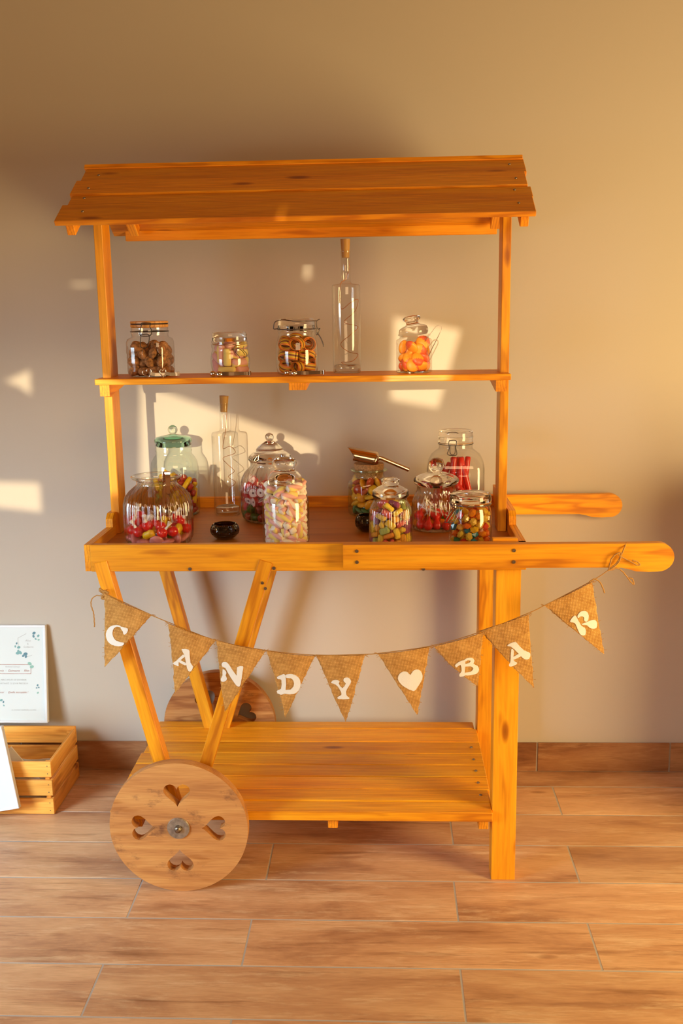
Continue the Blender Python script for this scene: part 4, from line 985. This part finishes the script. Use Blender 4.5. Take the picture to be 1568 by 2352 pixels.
# sugared jellies
jl = pill(0.027, 0.0088, [M['sugared']], 14, None, 0.72)
jc = [(0.80, 0.50, 0.02), (0.78, 0.26, 0.02), (0.30, 0.05, 0.12), (0.70, 0.09, 0.06), (0.42, 0.46, 0.10), (0.85, 0.58, 0.05), (0.82, 0.36, 0.03)]
jn = ['yellow', 'orange', 'purple', 'red', 'green', 'yellow', 'orange']
fillj(T9, 104, 0.0515, 0.0086, 2, 0.0115, 9, 0.26, lambda i, p, d: sweet('sugared_jelly', jl, T9, p, d, jn[i % 7]+' sugared jelly in the small ribbed jar at the front', 'jelly sweet', 'sugared jellies in the small ribbed jar', jc[i % 7]), keep=0.016)
# jewel gummies
gm = [ico(0.0105, 1, (1.15, 0.9, 0.85), M['gem'], 0.10, s, False) for s in range(3)]
gc = [(0.95, 0.56, 0.02), (0.95, 0.33, 0.02), (0.82, 0.06, 0.02), (0.03, 0.36, 0.46), (0.06, 0.30, 0.10), (0.97, 0.66, 0.08), (0.92, 0.20, 0.02), (0.95, 0.52, 0.02)]
gn = ['amber', 'orange', 'red', 'teal', 'dark green', 'yellow', 'red-orange', 'amber']
def gemf(i, p, d):
    c = rs.randrange(8)
    if p[2] > 0.04 and c in (3, 4) and rs.random() < 0.6: c = rs.choice((0, 1, 5))
    sweet('gummy_jewel', gm[i % 3], T11, p, d, gn[c]+' translucent gummy in the clip jar at the front right', 'gummy', 'jewel gummies in the front right jar', gc[c])
fillj(T11, 104, 0.0505, 0.0099, 1, 0, 12, 0.2, gemf, keep=0.022)
# lollipops: ball with a drawn-out neck on a white stick
def lolly(r):
    bm = lathe_bm([(0, -r), (r*0.55, -r*0.84), (r*0.92, -r*0.4), (r, 0), (r*0.9, r*0.45), (r*0.55, r*0.95), (r*0.3, r*1.5), (r*0.2, r*2.1), (0, r*2.15)], 20)
    bmesh.ops.rotate(bm, matrix=Matrix.Rotation(pi/2, 3, 'Y'), verts=bm.verts, cent=(0, 0, 0)); me = mesh(bm); me.materials.append(M['candy'])
    me.polygons.foreach_set('use_smooth', [True]*len(me.polygons)); return me
lo = lolly(0.0125)
stk = mesh(tube_bm([(0.020, 0, 0), (0.058, 0, 0)], 0.0016, 8)); stk.materials.append(M['stick_white'])
lc = {'red': (0.66, 0.02, 0.015), 'orange': (0.86, 0.24, 0.015), 'green': (0.10, 0.36, 0.02)}
ln = ['red', 'orange', 'red', 'green', 'red', 'orange', 'orange']
def lol(i, p, d):
    d = Vector((d[0]*0.6, d[1]*0.6, abs(d[2])+0.35))
    rad = Vector((p[0], p[1], 0))
    if rad.length > 0.02: d -= rad.normalized()*0.6
    if p[2] > 0.062: p = (p[0]*0.7, p[1]*0.7, min(p[2], 0.066))
    c = ln[i % 7]; sweet('lollipop', lo, T10, p, d, c+' lollipop on a white stick in the ball-knobbed jar', 'lollipop', 'lollipops in the ball-knobbed jar', lc[c], extra=[('stick', stk)])
fillj(T10, 26, 0.0615, 0.0128, 1, 0, 21, 0.12, lol)
# open jar: lollies, pink discs, yellow chews
lo1 = ico(0.0135, 3, (1, 1, 1), M['candy']); wr = mesh(tube_bm([(0.012, 0, 0), (0.022, 0, 0), (0.034, 0.002, 0.002)], 0.004, 6, rs=[0.004, 0.002, 0.006])); wr.materials.append(M['stick_white'])
dk = ico(0.0185, 3, (1, 1, 0.38), M['gummy']); ych = pill(0.03, 0.013, [M['gummy']], 16, None, 0.7)
def open_j(i, p, d):
    hgt = p[2]; q = rs.random()
    if hgt < 0.03 and q < 0.6: sweet('pink_disc', dk, T1, p, (d[0], d[1]*0.4, d[2]*0.3), 'pale pink gummy disc at the bottom of the open ribbed jar', 'gummy', 'pink discs in the open jar', (0.72, 0.27, 0.26))
    elif hgt < 0.022 and q < 0.65: sweet('blue_disc', dk, T1, p, d, 'pale blue gummy disc in the open ribbed jar', 'gummy', 'blue discs in the open jar', (0.25, 0.45, 0.62))
    elif q < 0.78: sweet('wrapped_lollipop', lo1, T1, p, (d[0]*.5, d[1]*.5, abs(d[2])+.3), 'shiny red wrapped sweet in the open ribbed jar', 'sweet', 'red wrapped sweets in the open jar', (0.68, 0.012, 0.015), extra=[('wrapper_tail', wr)] if i % 2 else [])
    elif q < 0.86: sweet('wrapped_lollipop', lo1, T1, p, (d[0]*.5, d[1]*.5, abs(d[2])+.3), 'shiny green wrapped sweet in the open ribbed jar', 'sweet', 'green wrapped sweets in the open jar', (0.20, 0.42, 0.015), extra=[('wrapper_tail', wr)])
    else: sweet('yellow_chew', ych, T1, p, d, 'yellow chew in the open ribbed jar', 'sweet', 'yellow chews in the open jar', (0.82, 0.50, 0.01))
fillj(T1, 58, 0.081, 0.0135, 1, 0, 31, 0.14, open_j)
# green-lidded jar: sticks and small chews
sk = pill(0.045, 0.0072, [M['gummy']], 10); sc_ = pill(0.02, 0.008, [M['candy']], 10)
def stk_j(i, p, d):
    q = rs.random()
    if q < 0.32: sweet('candy_stick', sk, T2, p, (d[0], d[1], abs(d[2])+.5), 'yellow candy stick in the green-lidded jar', 'sweet', 'yellow sticks in the green-lidded jar', (0.84, 0.48, 0.01))
    elif q < 0.8: sweet('small_chew', sc_, T2, p, d, 'dark red chew in the green-lidded jar', 'sweet', 'red chews in the green-lidded jar', (0.42, 0.03, 0.02))
    elif q < 0.9: sweet('small_chew', sc_, T2, p, d, 'orange chew in the green-lidded jar', 'sweet', 'orange chews in the green-lidded jar', (0.75, 0.2, 0.01))
    else: sweet('small_chew', sc_, T2, p, d, 'green chew in the green-lidded jar', 'sweet', 'green chews in the green-lidded jar', (0.18, 0.32, 0.03))
fillj(T2, 140, 0.064, 0.0092, 2, 0.013, 17, 0.26, stk_j, keep=0.025)
# sliced rolls: red cylinder with pale cut face and dark core
def slice_mesh():
    bm = bmesh.new(); r, h, seg = 0.0145, 0.010, 20
    for sgn in (-1, 1):
        rings = [[bm.verts.new((sgn*h/2, rr*cos(2*pi*k/seg), rr*sin(2*pi*k/seg))) for k in range(seg)] for rr in (r, r*0.84, r*0.22)]
        for mi, (a, b) in enumerate(zip(rings, rings[1:])):
            for k in range(seg): bm.faces.new((a[k], a[(k+1) % seg], b[(k+1) % seg], b[k])).material_index = mi
        bm.faces.new(rings[2]).material_index = 2
        if sgn < 0: first = rings[0]
        else:
            for k in range(seg): bm.faces.new((first[k], first[(k+1) % seg], rings[0][(k+1) % seg], rings[0][k])).material_index = 0
    me = mesh(bm)
    for m in (M['gummy'], M['cut_white'], M['cut_core']): me.materials.append(m)
    return me
sm = slice_mesh(); dg = pill(0.026, 0.011, [M['candy']], 12)
def sl_j(i, p, d):
    if p[2] < 0.036: 
        c, nm = ((0.03, 0.10, 0.02), 'dark green') if i % 3 else ((0.30, 0.04, 0.02), 'dark red')
        sweet('dark_chew', dg, T4, p, d, nm+' chew at the bottom of the tiered-lid jar', 'sweet', 'dark chews in the tiered-lid jar', c)
    else: sweet('sliced_roll', sm, T4, p, d, 'red candy slice with pale face and dark core in the tiered-lid jar', 'sweet', 'sliced rolls in the tiered-lid jar', (0.52, 0.045, 0.05))
fillj(T4, 122, 0.079, 0.0128, 1, 0, 23, 0.2, sl_j, keep=0.03)
# orange slices in the cork jar
osl = ico(0.0165, 2, (1, 1, 0.42), M['gummy'])
def os_j(i, p, d):
    c, nm = [((0.78, 0.34, 0.02), 'orange'), ((0.80, 0.46, 0.03), 'yellow'), ((0.50, 0.07, 0.02), 'red'), ((0.80, 0.40, 0.03), 'orange')][i % 4]
    if p[2] < 0.022: c, nm = (0.06, 0.16, 0.05), 'dark green'
    sweet('fruit_slice', osl, T8, p, (d[0], d[1], d[2]*0.3), nm+' fruit jelly slice in the cork-lidded jar', 'jelly sweet', 'fruit slices in the cork-lidded jar', c)
fillj(T8, 84, 0.0505, 0.0112, 1, 0, 27, 0.16, os_j, keep=0.014)
# red sticks standing in the squared jar over yellow chews
rst = pill(0.13, 0.0082, [M['gummy']], 12)
spots = [(-0.046, -0.02, 18, 0.03), (-0.03, 0.01, -30, 0.05), (-0.012, -0.035, 4, 0.065), (-0.004, -0.01, -3, 0.06), (0.010, -0.03, 2, 0.062), (0.022, 0.0, -6, 0.06), (0.034, -0.028, -14, 0.04), (0.0, 0.03, 12, 0.055), (-0.02, 0.04, -20, 0.05), (0.03, 0.035, 7, 0.055), (0.018, -0.045, -38, 0.03), (-0.04, 0.03, 24, 0.045)]
for i, (x_, y_, a_, z_) in enumerate(spots):
    d = Vector((sin(radians(a_)), 0.1*sin(i*2.1), cos(radians(a_))))
    sweet('candy_stick', rst, T12, (x_, y_, z_+0.037), d, 'long red candy stick standing in the squared clip jar', 'sweet', 'red sticks in the squared jar', (0.60, 0.022, 0.015), spin=0)
yc = pill(0.03, 0.011, [M['gummy']], 12)
fillj(T12, 24, 0.066, 0.0125, 1, 0, 33, 0.05, lambda i, p, d: sweet('yellow_chew', yc, T12, p, d, 'yellow chew among the red sticks in the squared jar', 'sweet', 'yellow chews in the squared jar', (0.82, 0.45, 0.01) if i % 3 else (0.72, 0.12, 0.02)), front=None)

# ================================================================== crate corner
CXR, CY0, CY1, CZH = -0.956, 0.385, 0.632, 0.176
CXL = -1.46
cr = thing('slatted_crate', (-1.21, 0.5, 0), 'slatted pine crate standing on the floor left of the cart', 'crate')
K = M['crate']
for k in range(3):
    z0 = 0.002 + k*0.0585; z1 = z0+0.049
    board('slat', CXL, CXR, CY0, CY0+0.009, z0, z1, K, cr)
    board('slat', CXL, CXR, CY1-0.009, CY1, z0, z1+0.006*(k == 2), K, cr)
    board('slat', CXR-0.009, CXR, CY0+0.0095, CY1-0.0095, z0, z1, K, cr, 'y')
    board('slat', CXL, CXL+0.009, CY0+0.0095, CY1-0.0095, z0, z1, K, cr, 'y')
for xa in (CXR-0.024, CXL+0.010):
    for ya in (CY0+0.0095, CY1-0.0255):
        board('corner_post', xa, xa+0.014, ya, ya+0.016, 0.003, 0.163, K, cr, 'z')
for k in range(5): board('base_slat', CXL+0.01, CXR-0.01, CY0+0.012+k*0.045, CY0+0.05+k*0.045, 0.004, 0.011, K, cr)
for k in range(3):
    for dz in (0.012, 0.036):
        bm = lathe_bm([(0.0016, 0), (0.0014, 0.0008), (0, 0.001)], 8)
        link('nail', mesh(bm), M['screw'], cr, Matrix.Translation((CXR-0.012, CY0-0.0001, 0.002+k*0.0585+dz)) @ Matrix.Rotation(pi/2, 4, 'X'))
# white card standing in the crate and papers behind the slats
ec = at(38, 1757, 0.455)
bm = fill_bm([[(12, 1800), (15, 1724), (25, 1715), (61, 1757), (52, 1800)]], lambda p: at(p[0], p[1], 0.455-(1757-p[1])*0.0002)-ec); thicken(bm, Vector((0, 0.003, 0)))
tag(link('white_envelope', mesh(bm), M['card'], None, Matrix.Translation(ec)), 'white envelope corner pointing up inside the slatted crate', 'envelope')
for k in range(3):
    p = Vector((-1.105+0.01*k, 0.415+(0.0, 0.015, 0.07)[k], 0.0125))
    bm = bmesh.new(); n = 12
    for i in range(n+1):
        for j in (0, 1):
            bm.verts.new((-0.10+0.2*i/n, 0.004*sin(i*1.1+k), j*(0.105+0.006*k)))
    bm.verts.ensure_lookup_table()
    for i in range(n): bm.faces.new((bm.verts[2*i], bm.verts[2*i+2], bm.verts[2*i+3], bm.verts[2*i+1]))
    thicken(bm, Vector((0, 0.0015, 0)))
    tag(link('folded_paper', mesh(bm), M['card'], None, Matrix.Translation(p)), ('wavy white paper standing in the crate, nearest its front slats', 'wavy white paper standing in the crate, second behind the front slats', 'wavy white paper standing in the crate, farthest from the front slats')[k], 'paper', 'papers inside the crate')
# framed signs
def sign(name, corner_br, xdir, updir, w, h, label, items):
    """corner_br: lower right front corner; xdir to the right, updir up along the frame"""
    X = Vector(xdir).normalized(); U_ = Vector(updir).normalized(); Nn = X.cross(U_)      # Nn points to the viewer
    R3 = Matrix((X, U_, Nn)).transposed().to_4x4(); org = Vector(corner_br) - X*w
    root = bpy.data.objects.new(name, None); C.objects.link(root); root.matrix_basis = Matrix.Translation(Vector(corner_br)-X*(w/2)); tag(root, label, 'framed sign')
    def loc(u, v, n): return Matrix.Translation(org + X*u + U_*v + Nn*n) @ R3
    t, dp = 0.0085, 0.016
    for nm, u0_, u1_, v0_, v1_ in (('frame_rail', 0, w, 0, t), ('frame_rail', 0, w, h-t, h), ('frame_stile', 0, t, t, h-t), ('frame_stile', w-t, w, t, h-t)):
        link(nm, box_mesh(u1_-u0_, v1_-v0_, dp, 0.0012), M['white_frame'], root, loc((u0_+u1_)/2, (v0_+v1_)/2, -dp/2))
    pp = link('printed_sheet', box_mesh(w-2*t, h-2*t, 0.002, 0), M['paper'], root, loc(w/2, h/2, -0.006))
    for it in items:
        u, v = w-it[1], it[2]
        if it[0] == 'text':
            link('print_text', text_mesh(it[3], it[4], it[6] if len(it) > 6 else 0, 0.0), M[it[5]], pp, loc(u, v, -0.0047))
        elif it[0] == 'leaf':
            bm = bmesh.new(); vs_ = [bm.verts.new((it[3]*cos(2*pi*k/10)*1.25, it[3]*sin(2*pi*k/10)*0.9, 0)) for k in range(10)]; bm.faces.new(vs_)
            link('print_leaf', mesh(bm), M[it[4]], pp, loc(u, v, -0.0046-it[5]*0.00002) @ Matrix.Rotation(it[5], 4, 'Z'))
        elif it[0] == 'line':
            du, dv = it[3], it[4]; L_ = math.hypot(du, dv)
            link('print_line', box_mesh(L_, 0.0011, 0.0002, 0), M[it[5]], pp, loc(u+du/2, v+dv/2, -0.0048) @ Matrix.Rotation(math.atan2(dv, du), 4, 'Z'))
    return root
g = 0.00138
def P2(px, py): return ((103+ (py-1445)*0.04 - px)*g, (1663-py)*g*1.02)   # photo pixel -> (distance from right edge, height)
items = []
for s_, px_, py_, sz, col, sh in (('pour  ·  Quelle incroyable !', 30, 1594, 0.0085, 'ink_red', 0.35), ('amis  ·  Guimauve  ·  Rhin', 30, 1545, 0.0095, 'ink_red', 0.35),
        ('Bonbons à partager', 28, 1536, 0.006, 'ink_grey', 0), ('MERCI POUR CE SOUVENIR', 30, 1566, 0.0068, 'ink_grey', 0), ('PARTAGEZ CE JOUR PRÉCIEUX', 30, 1574, 0.0068, 'ink_grey', 0),
        ('Alice', 62, 1477, 0.009, 'ink_grey', 0.3), ('&', 62, 1484, 0.008, 'ink_grey', 0), ('Guillaume', 63, 1491, 0.008, 'ink_grey', 0.3), ('un moment inoubliable ensemble', 55, 1634, 0.006, 'ink_grey', 0)):
    u, v = P2(px_, py_); items.append(('text', u, v, s_, sz, col, sh))
for px_, py_, r, m_, a_ in ((76,1460,.0048,'leaf_blue',.5),(75,1467,.004,'leaf_blue',1.9),(86,1466,.004,'leaf_teal',.9),(80,1473,.003,'leaf_teal',2.4),(87,1475,.003,'leaf_mint',.2),
        (36,1483,.003,'leaf_blue',1.1),(33,1490,.003,'leaf_teal',1.5),(41,1492,.0045,'leaf_teal',.3),(40,1500,.0035,'leaf_teal',1.3),(39,1505,.0055,'leaf_teal',.2),(45,1504,.005,'leaf_teal',2.2),(52,1511,.004,'leaf_blue',.7),(57,1507,.0055,'leaf_blue',.1),(58,1513,.004,'leaf_blue',1.2),
        (67,1529,.0055,'leaf_mint',-.4),(72,1536,.0055,'leaf_mint',.3),(86,1578,.003,'leaf_blue',1.0),(84,1584,.0025,'leaf_blue',.2),(89,1583,.0025,'leaf_blue',2.0),(87,1595,.003,'leaf_mint',.8),(2,1612,.004,'leaf_teal',.4),(7,1616,.003,'leaf_blue',1.2),(8,1624,.0025,'leaf_teal',2.2)):
    u, v = P2(px_, py_); items.append(('leaf', u, v, r, m_, a_))
for pa, pb in (((-120, 1531), (66, 1531)), ((-120, 1552), (70, 1552)), ((70, 1552), (70, 1536)), ((40, 1491), (39, 1471)), ((39, 1471), (58, 1461)), ((58, 1514), (72, 1510))):
    u, v = P2(*pa); u2, v2 = P2(*pb); items.append(('line', u, v, u-u2, v2-v, 'ink_red' if pa[1] in (1531, 1552) else 'ink_grey'))
b_ = at(109.5, 1663, 0.6265); t_ = at(101.5, 1445, 0.672); upd = (t_-b_)
sign('framed_sign', (b_.x, 0.6265, CZH+0.0085), (1, 0.0, 0), (0, upd.y, upd.z), 0.40, 0.312, 'white framed printed sign standing on the crate rim, leaning on the wall', items)
# front sign leaning on the crate, mostly outside the frame
b_ = at(44, 1857, 0.335)
it2 = [('text', 0.135, 0.06, 'un bon souvenir sucré', 0.007, 'ink_grey', 0), ('text', 0.12, 0.072, 'de notre mariage', 0.007, 'ink_grey', 0), ('text', 0.12, 0.028, 'merci à tous', 0.006, 'ink_grey', 0),
       ('leaf', 0.045, 0.158, .0055, 'leaf_mint', .3), ('leaf', 0.052, 0.166, .005, 'leaf_teal', 1.2), ('line', 0.18, 0.105, 0.131, 0.0, 'ink_red'), ('line', 0.049, 0.105, 0.0, 0.05, 'ink_red'), ('text', 0.13, 0.13, 'Bonbons', 0.012, 'ink_red', 0.3)]
t_ = at(3, 1669, 0.366); upd = t_-b_; ul = upd.length; xd = Vector((1, -0.03, 0)); xd -= upd*(xd.dot(upd)/upd.length_squared)
sign('framed_sign', tuple(b_), tuple(xd), tuple(upd), 0.212, ul, 'white framed printed sign on the floor leaning against the front of the crate', it2)
# ================================================================== unseen sideboard added beyond the right edge to cast a soft wall shadow
sb = thing('shadow_sideboard', (1.56, 0.4, 0), 'unseen brown sideboard added to cast shade on the wall right of the cart', 'sideboard')
SBW = M['skirting']
board('carcass', 1.12, 1.86, 0.155, 0.675, 0.08, 0.985, SBW, sb)
board('top', 1.10, 1.88, 0.135, 0.678, 0.985, 1.01, SBW, sb)
for xa in (1.135, 1.495):
    dd_ = board('door', xa, xa+0.35, 0.139, 0.154, 0.1, 0.965, SBW, sb, 'z')
    kb = lathe_bm([(0, 0.02), (0.010, 0.018), (0.012, 0.012), (0.006, 0.006), (0.006, 0)], 16)
    link('knob', mesh(kb), M['screw'], dd_, Matrix.Translation((xa+(0.325 if xa < 1.3 else 0.025), 0.139, 0.52)) @ Matrix.Rotation(pi/2, 4, 'X'), True)
for xa in (1.13, 1.81):
    for ya in (0.165, 0.63): board('foot', xa, xa+0.04, ya, ya+0.04, 0, 0.08, SBW, sb, 'z')
